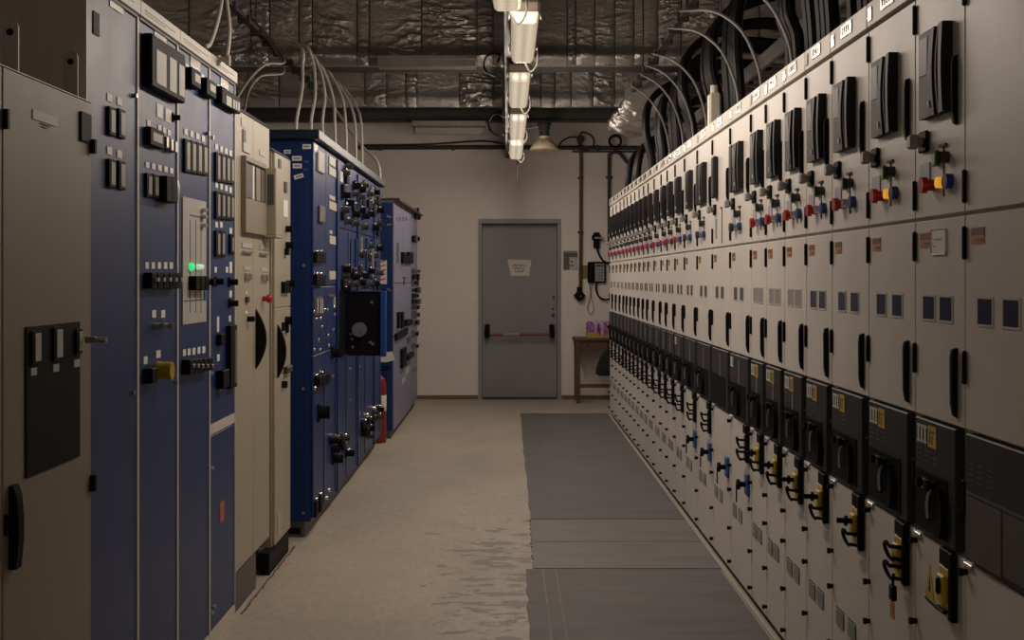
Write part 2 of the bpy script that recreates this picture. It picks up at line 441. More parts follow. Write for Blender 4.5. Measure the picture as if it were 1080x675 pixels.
def girder(label, Y, z0, z1, seams, seed, lip, amp, thick=0.35):
    g = thing('foil_wrapped_girder', label, 'girder', (0, Y, z0))
    put('girder_core', B(XL + 0.002, XR - 0.002, 0.05, thick, 0.0, z1 - z0 - 0.002), STEELDARK, g)
    for i, (a, c) in enumerate(zip(seams, seams[1:])):
        put('foil_panel', foil_sheet(a + 0.003, c - 0.003, 0.0, z1 - z0 - 0.004, 0.0, amp * random.uniform(0.45, 1.35), seed + i, lip), FOIL, g)
    for x in seams[1:-1]:
        put('seam_wire', MB().tube([(x, -0.035, 0.02), (x, -0.035, z1 - z0 - 0.01)], 0.004, 6), STEELDARK, g)
    return g
random.seed(11)
def seams_px(pxs, Y): return [XL + 0.004] + [(p - CX) * Y / F for p in pxs] + [XR - 0.004]
G1_ = girder('nearer ceiling girder wrapped in crumpled silver foil, above the middle lamps', 10.75, 3.20, CZ - 0.002, seams_px([200, 265, 285, 316, 330, 377, 390, 445, 503, 520, 598, 607, 627, 648, 668, 693, 718, 760, 800], 10.75), 1, 0.10, 0.035)
girder('farther ceiling girder wrapped in dull foil, close to the back wall', 12.75, 3.115, CZ - 0.002, seams_px([225, 262, 295, 330, 385, 408, 428, 440, 485, 520, 570, 585, 602, 625, 648, 690, 740], 12.75), 40, 0.03, 0.03)
b_ = thing('steel_beam', 'dark steel cross beam under the farther foil girder by the back wall', 'beam', (0, 13.05, 3.0))
put('web', B(XL + 0.003, XR - 0.003, 0.0, 0.03, 0.012, 0.113), STEELDARK, b_)
put('flange', B(XL + 0.003, XR - 0.003, -0.05, 0.08, 0.0, 0.012), STEELDARK, b_)
put('flange', B(XL + 0.003, XR - 0.003, -0.05, 0.08, 0.102, 0.114), STEELDARK, b_)
put('lip_channel', MB().box(-1.11, -0.27, -0.22, -0.06, -0.045, 0.05, 0.006).box(-1.11, -0.27, -0.25, -0.2195, 0.015, 0.05, 0.004), GALV, G1_, label='long galvanised channel')
t_ = thing('unlit_batten_light', 'unlit horizontal batten light under the dark cross beam, left of the lamps', 'lamp', (-0.615, 12.96, 2.855))
put('housing', B(-0.39, 0.39, -0.04, 0.05, 0.085, 0.145, 0.005), GALV, t_)
put('diffuser', B(-0.37, 0.37, -0.06, 0.06, 0.0, 0.085, 0.02), TUBEOFF, t_)

# rails hung along the room
def hung_rail(label, X, Z, y0, y1):
    r = thing('hung_cable_rail', label, 'rail', (X, y0, Z))
    put('channel', B(-0.02, 0.02, 0, y1 - y0, -0.012, 0.012), STEELDARK, r)
    y = 0.2
    while y < y1 - y0:
        put('clip', shared('clip', lambda mb: mb.box(-0.04, 0.04, -0.02, 0.02, -0.03, 0.02, 0.006)), STEELDARK, r, (0, y, 0)); y += 0.38
    for y in (1.0, 3.6, 6.2):
        if y0 + y < 10.3: put('hanger_rod', MB().tube([(0, y, 0.01), (0, y, CZ - Z - 0.001)], 0.006, 6), STEELDARK, r)
hung_rail('dark clip-studded cable rail hung high above the left cabinets', -1.63, 2.96, 4.4, 10.6)
hung_rail('dark clip-studded cable rail hung high above the right cabinets', 1.08, 2.96, 3.6, 10.6)

# ------------------------------------------------------------------ lamps
def lamp_mesh_lens(mb, L):
    prof = [(-0.064, 0.060), (-0.065, 0.050), (-0.057, 0.010), (-0.045, 0.0), (0.045, 0.0), (0.057, 0.010), (0.065, 0.050), (0.064, 0.060)]
    b = mb.bm; n = int(L / 0.03); rings = []
    for i in range(n + 1):
        k = 1.0 if i % 2 else 0.965
        if i in (0, n): k = 0.93
        rings.append([b.verts.new((x * k, i * L / n, z_ if z_ > 0.045 else z_ + (1 - k) * 0.06)) for x, z_ in prof])
    for A, C in zip(rings, rings[1:]):
        for i in range(len(prof) - 1): b.faces.new((A[i + 1], A[i], C[i], C[i + 1]))
    b.faces.new(rings[0]); b.faces.new(rings[-1][::-1])
LZ = 2.53
def lamp(label, X, Y, L, yaw=0.0):
    t = thing('fluorescent_lamp', label, 'lamp', (X, Y, LZ), yaw, 'tube lamps along the ceiling')
    put('housing', MB().box(-0.07, 0.07, -0.01, L + 0.03, 0.0605, 0.115, 0.012), HOUSING, t)
    ln = put('diffuser', shared(('lens', round(L, 3)), lambda mb: lamp_mesh_lens(mb, L)), LENS, t)
    for x in (-0.025, 0.025):
        put('tube_glow', MB().cyl((x, -0.0005, 0.034), (0, -1, 0), 0.017, 0.002, 14), LENSEND, ln)
    for y in (0.12, L - 0.12):
        for s in (-1, 1): put('clip', shared('lampclip', lambda mb: mb.box(-0.005, 0.005, -0.014, 0.014, 0, 0.035, 0.002)), STEEL, t, (s * 0.0725, y, 0.05))
        put('bracket', shared('lampbracket', lambda mb: mb.box(-0.02, 0.02, -0.02, 0.02, 0, 0.03)), GALV, t, (0, y, 0.115))
    put('end_box', MB().box(-0.035, 0.035, L + 0.03, L + 0.10, 0.03, 0.115, 0.008), LGREY, t)
    pts = spline([(0.01, L + 0.1, 0.07), (0.02, L + 0.17, 0.03), (0.05, L + 0.2, -0.01), (0.085, L + 0.17, 0.03), (0.08, L + 0.10, 0.10), (0.03, L + 0.1, 0.14)])
    put('lamp_cable', MB().tube(pts, 0.006, 6), CABLEG, t)
    # the tubes' light
    for sx, sz, part, loc, rot in ((0.09, L, 0.40, (0, L / 2, -0.012), (0, 0, 0)), (0.06, L, 0.28, (-0.075, L / 2, 0.035), (0, PI / 2, 0)), (0.06, L, 0.28, (0.075, L / 2, 0.035), (0, -PI / 2, 0)), (0.1, 0.05, 0.04, (0, -0.012, 0.035), (-PI / 2, 0, 0)), (0.1, 0.03, 0.03, (0, L + 0.105, 0.03), (PI / 2, 0, 0))):
        ld = bpy.data.lights.new('tube_light', 'AREA'); ld.shape = 'RECTANGLE'; ld.size = sx; ld.size_y = sz
        ld.energy = LAMP_WATTS * L * part; ld.color = LAMP_COLOR
        lo = bpy.data.objects.new('tube_light', ld); col.objects.link(lo); lo.parent = t; lo.location = loc; lo.rotation_euler = rot; lo.visible_camera = False
    return t
lamp('tube lamp behind the viewpoint, first of the ceiling row', 0.0, -0.6, 0.7)
lamp('nearest glowing tube lamp in the photo, cut off by the top edge of the photo', 0.0, 4.25, 1.20)
lamp('second glowing tube lamp from the front, largest fully visible one', 0.083, 5.72, 1.05)
lamp('third glowing tube lamp from the front, above the foil girder edge', 0.076, 7.42, 1.15)
lamp('fourth glowing tube lamp from the front, level with the dark steel beam', 0.085, 9.32, 1.20)
lamp('farthest glowing tube lamp, just above the pipe on the back wall', 0.085, 11.05, 1.25)
t = thing('lamp_carrier_rail', 'steel carrier rail above the row of tube lamps', 'rail', (0.06, -2.0, LZ + 0.145))
put('channel', B(-0.075, 0.055, 0, 15.68, 0.0005, 0.03), STEELDARK, t)
for y in (2.0, 4.5, 7.2, 9.4, 11.6): put('hanger_rod', MB().tube([(0, y, 0.03), (0, y, CZ - LZ - 0.147)], 0.006, 6), STEELDARK, t)
t = thing('conduit_line', 'straight grey conduit with small boxes running left of the tube lamps', 'conduit', (-0.012, 5.2, 2.80))
put('pipe', MB().tube([(0, 0, 0), (0, BACK - 5.21, 0)], 0.012, 10), DGREY, t)
for y in (3.0, 5.6, 7.0):
    put('junction_box', B(-0.035, 0.035, y, y + 0.09, -0.035, 0.035, 0.006), GREY, t)
put('cover_strip', B(-0.03, 0.03, 3.3, 6.3, 0.0135, 0.03), DGREY, t)
for k, (px, py, Y, r) in enumerate(((522, 68, 8.3, 0.075), (527, 131, 11.0, 0.10))):
    c = at(px, py, Y); pts = []
    for i in range(15):
        a = math.radians(60 + 210 * i / 14); pts.append((c.x + r * math.cos(a), c.y + 0.02 * math.sin(i), c.z + r * math.sin(a)))
    pts = [(-0.068, Y, 2.80)] + pts
    tag(put('cable_loop', MB().tube(spline(pts, 3), 0.008, 6), RUBBER), ['larger black cable loop hanging left of the third tube lamp', 'smaller black cable loop hanging left of the fourth tube lamp'][k], 'cable')
tag(put('pull_rod', MB().tube([(0.105, 12.4, 2.525), (0.105, 12.4, 2.30)], 0.012, 8).cyl((0.105, 12.4, 2.285), (0, 0, 1), 0.011, 0.03, 8), STEELDARK), 'thin dark rod hanging below the farthest tube lamp above the door', 'rod')
# enamel bell lamp
c = at(574, 158, 12.7)
t = thing('bell_lamp', 'old cream enamel bell lamp with a dark neck, right of the tube lamps', 'lamp', (c.x, c.y, c.z), 0)
put('shade', MB().lathe((0, 0, 0), (0, 0, 1), [(0.150, 0.0), (0.146, 0.012), (0.118, 0.055), (0.085, 0.09), (0.055, 0.115), (0.050, 0.15), (0.02, 0.152), (0.045, 0.11), (0.11, 0.05), (0.14, 0.006)], 28), ENAMEL, t)
put('neck', MB().lathe((0, 0, 0.14), (0, 0, 1), [(0.055, 0.0), (0.05, 0.06), (0.06, 0.07), (0.06, 0.10), (0.075, 0.11), (0.07, 0.14), (0.02, 0.15)], 20), STEELDARK, t)
put('bulb', MB().lathe((0, 0, 0.10), (0, 0, -1), [(0.02, 0.0), (0.045, 0.04), (0.05, 0.07), (0.03, 0.10), (0.005, 0.112)], 16), TUBEOFF, t)
put('arm', MB().tube([(0, 0, 0.25), (-0.18, 0.0, 0.22), (-0.36, 0.0, 0.22)], 0.01, 8), GALV, t)
put('wall_bracket', MB().tube([(0, 0.0, 0.27), (0.0, BACK - 12.7 - 0.0002, 0.27)], 0.012, 8), STEELDARK, t)

# ------------------------------------------------------------------ right hand switchgear row
XF = 1.012
EDGES = [1018, 965.5, 916.4, 877.8, 850.7, 827.7, 808.4, 792.6, 770.8, 751.9, 735.9, 722.5, 712.5, 704.2, 697.8, 690.4, 684, 679.3, 674.5, 670, 665.9, 661.9, 658.5, 654.5, 650.4, 646.7, 643.2]
YE = [1.975] + [depth_on(XF, p) for p in EDGES]
TOP = 2.122

def m_relay(mb):
    # flat left field with a screen recess, two bowed ridges, grip edge
    w, h = 0.178, 0.205
    b = mb.bm
    def bow(x0, x1, p0, p1, bowed):
        n = 10; L0 = []; L1 = []; B0 = []; B1 = []
        for i in range(n + 1):
            t = i / n; k = bowed * math.sin(PI * t); zz = (t - 0.5) * h
            L0.append(b.verts.new((x0, -(p0 + k), zz))); L1.append(b.verts.new((x1, -(p1 + k), zz)))
            B0.append(b.verts.new((x0, 0, zz))); B1.append(b.verts.new((x1, 0, zz)))
        for i in range(n):
            b.faces.new((L0[i], L1[i], L1[i + 1], L0[i + 1]))
            b.faces.new((B0[i], L0[i], L0[i + 1], B0[i + 1])); b.faces.new((L1[i], B1[i], B1[i + 1], L1[i + 1]))
        b.faces.new((B0[0], B1[0], L1[0], L0[0])); b.faces.new((B0[n], L0[n], L1[n], B1[n]))
    bow(0.0, 0.078, 0.018, 0.019, 0.0)
    bow(0.078, 0.115, 0.018, 0.021, 0.006)
    bow(0.115, 0.145, 0.014, 0.021, 0.007)
    bow(0.145, w, 0.021, 0.024, 0.004)

def m_wide_relay(mb):
    m_relay(mb); mb.box(-0.06, -0.002, -0.022, 0, -0.105, 0.105, 0.004)

def m_slim_relay(mb): mb.box(0, 0.075, -0.024, 0, -0.10, 0.10, 0.006)

def m_handle(mb):  # long grip, tapered at its foot
    mb.prism_x([(-0.0, 0.078), (-0.011, 0.074), (-0.014, 0.055), (-0.013, -0.05), (-0.008, -0.075), (0.0, -0.08)], -0.007, 0.007)

def m_hinge(mb): mb.box(-0.006, 0.006, -0.009, 0.0, -0.037, 0.037, 0.003)

def m_stud(mb): mb.cyl((0, 0, 0), (0, -1, 0), 0.007, 0.010, 8).cyl((0, -0.010, 0), (0, -1, 0), 0.009, 0.008, 8)

def m_hub(mb): # turning lever of the control panel: bar with two nubs
    mb.box(-0.065, 0.020, -0.016, 0.0, -0.010, 0.010, 0.004)
    mb.cyl((0.012, -0.016, 0.002), (0, -1, 0), 0.013, 0.014, 12).cyl((-0.055, -0.016, 0.0), (0, -1, 0), 0.012, 0.012, 12)
def m_lever_glint(mb):  # curved line along the disc's left edge, shaped as its highlight
    pts = [(0.016, -0.018, -0.004), (0.004, -0.020, -0.024), (-0.003, -0.020, -0.05), (0.0, -0.019, -0.075)]
    mb.tube(spline(pts, 5), 0.005, 8)
def m_sector(mb): # big round scale plate behind the lever
    poly = []
    for i in range(20):
        a = 2 * PI * i / 20; poly.append((0.034 * math.cos(a), 0.060 * math.sin(a)))
    mb.prism(poly, -0.012, 0.0)

def m_ring(mb, r=0.022):
    pts = [(-0.038 + 1.3 * r * math.cos(a), -0.036 - 0.3 * r * math.sin(a), r * math.sin(a)) for a in [PI * 0.25 + PI * 1.5 * i / 10 for i in range(11)]]
    mb.tube([(0.0, -0.014, pts[0][2])] + pts + [(0.0, -0.014, pts[-1][2])], 0.005, 6)
def m_cross(mb):
    mb.cyl((-0.025, -0.012, 0), (-0.3, -0.95, 0), 0.008, 0.055, 8).cyl((-0.032, -0.035, 0.0), (-0.3, -0.95, 0), 0.015, 0.010, 8)

def lock_yellow(P, u, z, kind):
    base = put('interlock_bar', shared('interlock_bar', lambda mb: mb.box(-0.010, 0.010, -0.017, 0, -0.078, 0.078, 0.003)), BLACK, P, (u, 0, z))
    put('block', shared('interlock_block', lambda mb: mb.box(-0.075, -0.014, -0.014, 0, 0.038, 0.077, 0.003)), BLACK, base)
    if kind == 'dark':
        put('bracket', shared('interlock_dark', lambda mb: mb.box(-0.06, -0.0125, -0.012, 0, -0.075, 0.03)), STEELDARK, base)
    else:
        put('yellow_plate', shared('interlock_yellow', lambda mb: mb.box(-0.078, -0.0125, -0.012, 0, -0.075, 0.035, 0.002).box(-0.066, -0.022, -0.024, -0.0115, -0.045, 0.02, 0.004)), YELLOW, base, label='yellow plate')
    if kind == 'closed':
        put('lock_catch', shared('keyring', lambda mb: mb.box(-0.050, -0.035, -0.032, -0.0235, -0.025, 0.014, 0.004)), BLACK, base)
        put('lock_shackle', shared('lock_shackle', lambda mb: mb.box(-0.075, -0.016, -0.026, -0.0125, -0.066, -0.057, 0.003)), BLACK, base)
        return base
    if kind == 'cross':
        put('cross_handle', shared('m_cross', m_cross), BLACK, base, (-0.006, 0, 0.0))
    else:
        put('ring', shared('m_ring', m_ring), BLACK, base, (-0.01, 0, 0.0))
    put('ring', shared('m_ring', m_ring), BLACK, base, (-0.012, 0, -0.05))
    return base

def lock_blue(P, u, z):
    base = put('blue_lock', shared('blue_lock', lambda mb: mb.box(-0.04, 0.020, -0.014, 0, -0.048, 0.048, 0.005)), LOCKBLUE, P, (u, 0, z), 'blue lock plate')
    put('knob', shared('blue_lock_knob', lambda mb: mb.cyl((-0.01, -0.013, 0), (0, -1, 0), 0.012, 0.03, 10).cyl((-0.01, -0.038, 0.0), (0, -1, 0), 0.022, 0.012, 12)), BLACK, base)
    put('hasp', shared('blue_lock_hasp', lambda mb: mb.box(-0.014, -0.006, -0.054, -0.049, -0.075, 0.0)), BLACK, base)

def switchgear(i, y0, y1):
    w = y1 - y0
    wide = w > 0.45
    far = i >= 12
    if i == 0: lab = 'beige switchgear cabinet with bare upper door, nearest in the right row'
    elif i == 1: lab = 'beige switchgear cabinet with square white note, second from the front of the right row'
    elif i == 2: lab = 'beige switchgear cabinet with padlock tag hanging from its lock, third in the right row'
    elif i <= 7: lab = f'beige switchgear cabinet with yellow-marked black panel, {ORD[i]} from the front of the right row'
    elif i <= 11: lab = f'wide beige switchgear cabinet with blue lock plate, {ORD[i]} from the front of right row'
    elif i < 26: lab = f'beige switchgear cabinet with black key rings, {ORD[i]} from the front of the right row'
    else: lab = 'last beige switchgear cabinet at the far end of the right row, by the telephone'
    P = thing('switchgear_cabinet', lab, 'cabinet', (XF, y1, 0), -PI / 2, 'beige switchgear cabinets of the right row')
    g = 0.0025
    put('body', shared(('sg_body', round(w, 3)), lambda mb: mb.box(0.0006, w - 0.0006, 0.014, 0.80, 0.03, TOP - 0.002)), BEIGE, P)
    put('plinth', shared(('sg_plinth', round(w, 3)), lambda mb: mb.box(0.0006, w - 0.0006, 0.035, 0.78, 0.0, 0.0295)), STEELDARK, P)
    put('top_rail', shared(('sg_rail', round(w, 3)), lambda mb: mb.box(g, w - g, -0.006, 0.0135, 2.055, TOP, 0.002)), FRAME, P)
    lp = put('rail_label', shared('rail_label', lambda mb: mb.box(-0.055, 0.055, -0.003, 0, -0.019, 0.019, 0.001)), CHROME, P, (w * 0.48, -0.0062, 2.094))
    put('rail_label', shared('rail_label_s', lambda mb: mb.box(-0.017, 0.017, -0.003, 0, -0.019, 0.019, 0.001)), CHROME if i % 3 != 1 else GREY, P, (w * 0.09, -0.0062, 2.088))
    put('print', shared('rail_print', lambda mb: [mb.box(-0.04 + 0.02 * k, -0.031 + 0.02 * k, -0.0036, -0.003, -0.01, 0.01) for k in range(4)]), BLACK, lp)
    # three doors
    put('upper_door', shared(('sg_ud', round(w, 3)), lambda mb: mb.box(g, w - g, 0, 0.0135, 1.504, 2.046, 0.002)), BEIGE, P)
    put('middle_door', shared(('sg_md', round(w, 3)), lambda mb: mb.box(g, w - g, 0, 0.0135, 1.024, 1.4955, 0.002)), BEIGE, P)
    put('lower_door', shared(('sg_ld', round(w, 3)), lambda mb: mb.box(g, w - g, 0, 0.0135, 0.034, 0.734, 0.002)), BEIGE, P)
    put('sill', shared('sg_sill', lambda mb: mb.box(0.002, 0.05, -0.006, 0, -0.006, 0.006, 0.002)), STEEL, P, (0.0, 0, 0.727))
    for z in (1.995, 1.56, 1.435, 1.16, 0.875):
        put('hinge', shared('sg_hinge', m_hinge), BLACK, P, (0.006, 0, z))
    for z in (0.71, 0.51, 0.40, 0.226, 0.075):
        put('stud', shared('sg_stud', m_stud), BLACK, P, (0.010, 0, z))
    # middle door
    lb = put('caution_label', shared('caution_label', lambda mb: mb.box(-0.036, 0.036, -0.0015, 0, -0.018, 0.018)), ORANGE, P, (0.075, 0, 1.449))
    put('print', shared('caution_print', lambda mb: mb.box(-0.034, 0.034, -0.002, -0.0015, 0.001, 0.016).box(-0.01, 0.03, -0.002, -0.0015, -0.014, -0.006)), ORANGED, lb)
    for f in ((0.30, 0.645) if not wide else (0.26, 0.56)):
        f = f if i else (0.153 if f < 0.5 else 0.334)
        wn = put('inspection_window', shared('sg_window_frame', lambda mb: mb.box(-0.044, 0.044, -0.002, 0, -0.032, -0.027).box(-0.044, 0.044, -0.002, 0, 0.027, 0.032).box(-0.044, -0.039, -0.002, 0, -0.027, 0.027).box(0.039, 0.044, -0.002, 0, -0.027, 0.027)), FRAME, P, (w * f, 0, 1.286))
        put('pane', shared('sg_pane', lambda mb: mb.box(-0.039, 0.039, -0.001, 0, -0.027, 0.027)), WINDOW if i < 5 or i > 7 else GREY, wn)
    if i: put('door_handle', shared('sg_handle', m_handle), BLACK, P, (w - 0.052, 0, 1.122))
    if i == 1:
        s = put('note', shared('sg_note', lambda mb: mb.box(-0.05, 0.05, -0.002, -0.0005, -0.03, 0.03, 0.004)), WHITE, P, (0.168, 0, 1.442), 'square white note')
        put('print', MB().box(-0.025, 0.02, -0.0028, -0.002, 0.004, 0.008).box(-0.03, -0.02, -0.0028, -0.002, -0.012, -0.008), GREY, s)
    # upper door
    if i:
        ru = 0.078 if not wide else 0.125
        if i == 9: rl = put('protection_relay', shared('slim_relay', m_slim_relay), RELAY, P, (0.08, 0, 1.84))
        elif i in (8, 10): rl = put('protection_relay', shared('wide_relay', m_wide_relay), RELAY, P, (ru, 0, 1.84))
        else: rl = put('protection_relay', shared('relay', m_relay), RELAY, P, (min(ru, w - 0.24), 0, 1.84))
        if i != 9:
            put('display', shared('relay_display', lambda mb: mb.box(0.008, 0.064, -0.0202, -0.018, 0.0, 0.088)), GLASSY, rl)
            put('logo', shared('relay_logo', lambda mb: mb.box(0.081, 0.086, -0.0248, -0.019, -0.082, -0.066)), WHITE, rl)
        else:
            put('display', shared('relay_display_s', lambda mb: mb.box(0.015, 0.06, -0.0255, -0.024, 0.0, 0.085)), GLASSY, rl)
        put('door_handle', shared('sg_handle', m_handle), BLACK, P, (w - 0.05, 0, 1.782))
        sw = put('rotary_switch', shared('rot_plate', lambda mb: mb.box(-0.03, 0.03, -0.010, 0, -0.026, 0.026, 0.004)), BLACK, P, (0.075, 0, 1.686))
        put('knob', shared('rot_knob', lambda mb: mb.cyl((0, -0.010, 0), (0, -1, 0), 0.012, 0.02, 12).box(-0.017, 0.017, -0.042, -0.02, -0.017, 0.017, 0.005)), GREY, sw)
        if i != 9:
            put('status_plate', shared('mimic_plate', lambda mb: mb.box(-0.035, 0.035, -0.003, 0, -0.022, 0.022, 0.001)), BLUEGREY, P, (0.075, 0, 1.613))
            put('mimic_line', shared('mimic_line', lambda mb: mb.box(-0.0035, 0.0035, -0.0025, 0, -0.06, 0.055).box(-0.022, 0.022, -0.006, 0, 0.055, 0.061)), STEELDARK, P, (0.20 if not wide else 0.22, 0, 1.607))
            put('green_indicator', shared('green_ind', lambda mb: mb.box(-0.012, 0.012, -0.014, 0, -0.016, 0.016, 0.003)), GREEN if i < 8 else DGREY, P, (0.165, 0, 1.635))
            put('selector', shared('selector', lambda mb: mb.cyl((0, 0, 0), (0, -1, 0), 0.014, 0.02, 12).box(-0.004, 0.004, -0.03, -0.02, -0.016, 0.016, 0.002)), STEELDARK, P, (0.225, 0, 1.635))
            red = i < 8 or i >= 12
            put('push_button', shared('push_button', lambda mb: mb.cyl((0, 0, 0), (0, -1, 0), 0.014, 0.016, 12).cyl((0, -0.016, 0), (0, -1, 0), 0.020, 0.014, 14)), RED if red else STEELDARK, P, (0.125, 0, 1.578), 'red push button' if red else None)
            put('push_button', shared('push_button_s', lambda mb: mb.cyl((0, 0, 0), (0, -1, 0), 0.018, 0.016, 12)), BLUEBTN, P, (0.245, 0, 1.578), 'blue push button')
            if i in (1, 2): put('pilot_lamp', shared('pilot', lambda mb: mb.cyl((0, 0, 0), (0, -1, 0), 0.013, 0.02, 12)), AMBER, P, (0.205, 0, 1.578), 'lit amber pilot lamp')
            else: put('pilot_lamp', shared('pilot', lambda mb: mb.cyl((0, 0, 0), (0, -1, 0), 0.013, 0.02, 12)), STEEL, P, (0.185, 0, 1.578))
        else:
            put('mimic_line', shared('mimic_line_j', lambda mb: mb.box(-0.004, 0.004, -0.0025, 0, -0.09, 0.07).box(-0.008, 0.008, -0.008, 0, 0.07, 0.078)), STEELDARK, P, (0.26, 0, 1.61))
            put('status_plate', shared('status_j', lambda mb: mb.box(-0.02, 0.02, -0.003, 0, -0.055, 0.04, 0.001)), GREY, P, (0.10, 0, 1.60))
    # black control panel
    pw = w - 0.060 if i else w - 0.04
    cp = put('control_panel', shared(('cpanel', round(pw, 3)), lambda mb: mb.box(0.0, pw, -0.02, 0.0135, 0.742, 1.018, 0.003)), PANEL, P, (0.022, 0.012, 0))
    put('recess_frame', shared(('cpanel_line', round(pw, 3)), lambda mb: mb.box(0.012, pw - 0.05, -0.0235, -0.02, 0.888, 0.894).box(0.012, pw - 0.05, -0.0225, -0.02, 0.755, 0.885)), DGREY if i == 0 else BLACK, cp)
    put('print', shared('cp_print', lambda mb: [mb.box(0.02 + 0.05 * (k % 3), 0.055 + 0.05 * (k % 3) - 0.006 * (k % 2), -0.0212, -0.02, 0.955 - 0.012 * (k // 3), 0.957 - 0.012 * (k // 3)) for k in range(12)]), DGREY, cp)
    if not i: put('recess_edge', MB().box(0.20, 0.205, -0.0245, -0.0226, 0.755, 0.885).box(0.02, 0.205, -0.0245, -0.0226, 0.750, 0.755), DGREY, cp)
    if i:
        hubx = min(0.175, pw * 0.56)
        if i != 9:
            sct = put('scale_disc', shared('m_sector', m_sector), BLACK, cp, (hubx + 0.036, -0.0226, 0.815))
            put('lever_hub', shared('m_hub', m_hub), BLACK, cp, (hubx, -0.0226, 0.872))
            put('lever', shared('m_lever_glint', m_lever_glint), STEEL, cp, (hubx + 0.004, -0.0226, 0.872))  # highlight of the black lever, put in as a steel-coloured line
            if i < 3: put('lever_block', shared('lever_block', lambda mb: mb.box(-0.075, -0.018, -0.012, 0, -0.085, -0.012, 0.003)), BLACK, cp, (hubx, -0.0226, 0.872))
        if 1 <= i <= 8 or i == 12:
            s1 = put('mark', shared('cp_marks', lambda mb: [mb.box(0.022 + 0.024 * k, 0.031 + 0.024 * k, -0.0215, -0.02, 0.962, 1.002).box(0.018 + 0.024 * k, 0.036 + 0.024 * k, -0.0215, -0.02, 0.996, 1.003).box(0.018 + 0.024 * k, 0.036 + 0.024 * k, -0.0215, -0.02, 0.960, 0.966) for k in range(3)]), WHITE, cp)
            if i < 8:
                yl = put('yellow_sign', shared('cp_yellow', lambda mb: mb.box(0.096, 0.15, -0.0215, -0.02, 0.956, 1.006)), YELLOW, cp, label='yellow pictogram sign')
                put('pictogram', shared('cp_picto', lambda mb: mb.box(0.104, 0.114, -0.022, -0.0215, 0.965, 0.998).box(0.122, 0.128, -0.022, -0.0215, 0.962, 0.985).box(0.12, 0.14, -0.022, -0.0215, 0.99, 0.995)), DGREY, yl)
        if i >= 5: put('light_strip', shared('cp_strip', lambda mb: mb.box(-0.006, 0.006, -0.0215, -0.02, 0.89, 1.0)), GREY, cp, (pw * 0.52, 0, 0))
    # lower door
    for f in (0.24, 0.57):
        vn = put('vent', shared('sg_vent', lambda mb: mb.box(-0.043, 0.043, -0.001, 0, -0.028, 0.028)), DGREY, P, (w * f if not wide else w * (f * 0.85), 0, 0.323))
        put('louvre', shared('sg_louvre', lambda mb: [mb.box(-0.041, 0.041, -0.004, -0.001, -0.025 + 0.0085 * k, -0.020 + 0.0085 * k) for k in range(6)]), GREY, vn)
    if i == 0:
        pass
    elif i == 1: lock_yellow(P, w - 0.052, 0.66, 'closed')
    elif i == 2:
        lk = lock_yellow(P, w - 0.05, 0.66, 'ring')
        put('padlock', shared('padlock', lambda mb: mb.box(-0.05, -0.022, -0.036, -0.022, -0.125, -0.085, 0.003).tube([(-0.028, -0.03, -0.055), (-0.034, -0.03, -0.09)], 0.004, 6)), BLACK, lk)
        put('tag', shared('padtag', lambda mb: mb.box(-0.046, -0.016, -0.034, -0.030, -0.17, -0.126, 0.002)), ORANGE, lk, label='dull yellow tag')
    elif i <= 7: lock_yellow(P, w - 0.05, 0.66, 'cross')
    elif i <= 11:
        if i != 9: lock_yellow(P, w - 0.045, 0.66, 'dark')
        lock_blue(P, w - 0.05, 0.49)
    else: lock_yellow(P, w - 0.05, 0.66, 'dark'); 
    if i in (0, 1):
        tr = put('warning_triangle', shared('warn_tri', lambda mb: mb.prism([(-0.03, -0.04), (0.035, -0.045), (0.0, 0.045)], -0.0015, 0)), YELLOW if i else YELLOW, P, ((0.105, 0, 0.628) if i else (0.27, 0, 0.585)), 'yellow warning triangle')
        put('triangle_print', shared('warn_tri_in', lambda mb: mb.prism([(-0.032, -0.044), (0.038, -0.049), (0.036, -0.044), (-0.03, -0.039)], -0.0022, -0.0015).prism([(-0.004, -0.02), (0.006, -0.02), (0.002, 0.015)], -0.0022, -0.0015)), BLACK, tr)
    return P
for i in range(len(YE) - 1):
    switchgear(i, YE[i], YE[i + 1])

# cables over the right row
random.seed(5)
bundle_Y = [3.72, 4.22, 4.72, 5.90, 6.45, 7.40, 7.98, 8.75, 9.45, 10.5, 11.3]
names = ['nearest', 'second', 'third', 'fourth', 'fifth', 'sixth', 'seventh', 'eighth', 'ninth', 'tenth', 'farthest']
for bi, yb in enumerate(bundle_Y):
    tall = random.uniform(-0.10, 0.06); bow = random.uniform(-0.015, 0.03); back = random.uniform(0.0, 0.12); n_c = (4, 5, 3, 5, 4, 3, 5, 4, 3, 4, 3)[bi]
    for k in range(n_c):
        o = k * 0.064 + (0.05 if k > 2 else 0)
        if yb < 10:
            pts = [(1.12, yb + o, TOP + 0.002), (1.115, yb + o + 0.01, 2.28), (1.085 + bow, yb + 0.05 + o, 2.50 + tall), (1.12 + bow, yb + 0.10 + o, 2.72 + tall),
                   (1.27, yb + 0.12 + o, 2.86 + tall), (1.52, yb + 0.12 + o, 2.92 + tall * 0.2), (1.74, yb + 0.08 + o, 2.895), (1.90, yb + 0.06 + o, 2.872)]
        else:
            pts = [(1.12, yb + o, TOP + 0.002), (1.12, yb + o + 0.003, 2.30), (1.19, yb + 0.05 + o, 2.50), (1.40, yb + 0.06 + o, 2.62), (1.56, yb + 0.06 + o, 2.84), (1.72, yb + 0.06 + o, 2.90), (1.90, yb + 0.06 + o, 2.872)]
        c_ = put('power_cable', MB().tube(spline(pts, 6), 0.025, 8), RUBBER)
        tag(c_, f'black power cable, {ORD[k]} from the front in the {names[bi]} bundle above the right row', 'cable', 'black power cables above the right row')
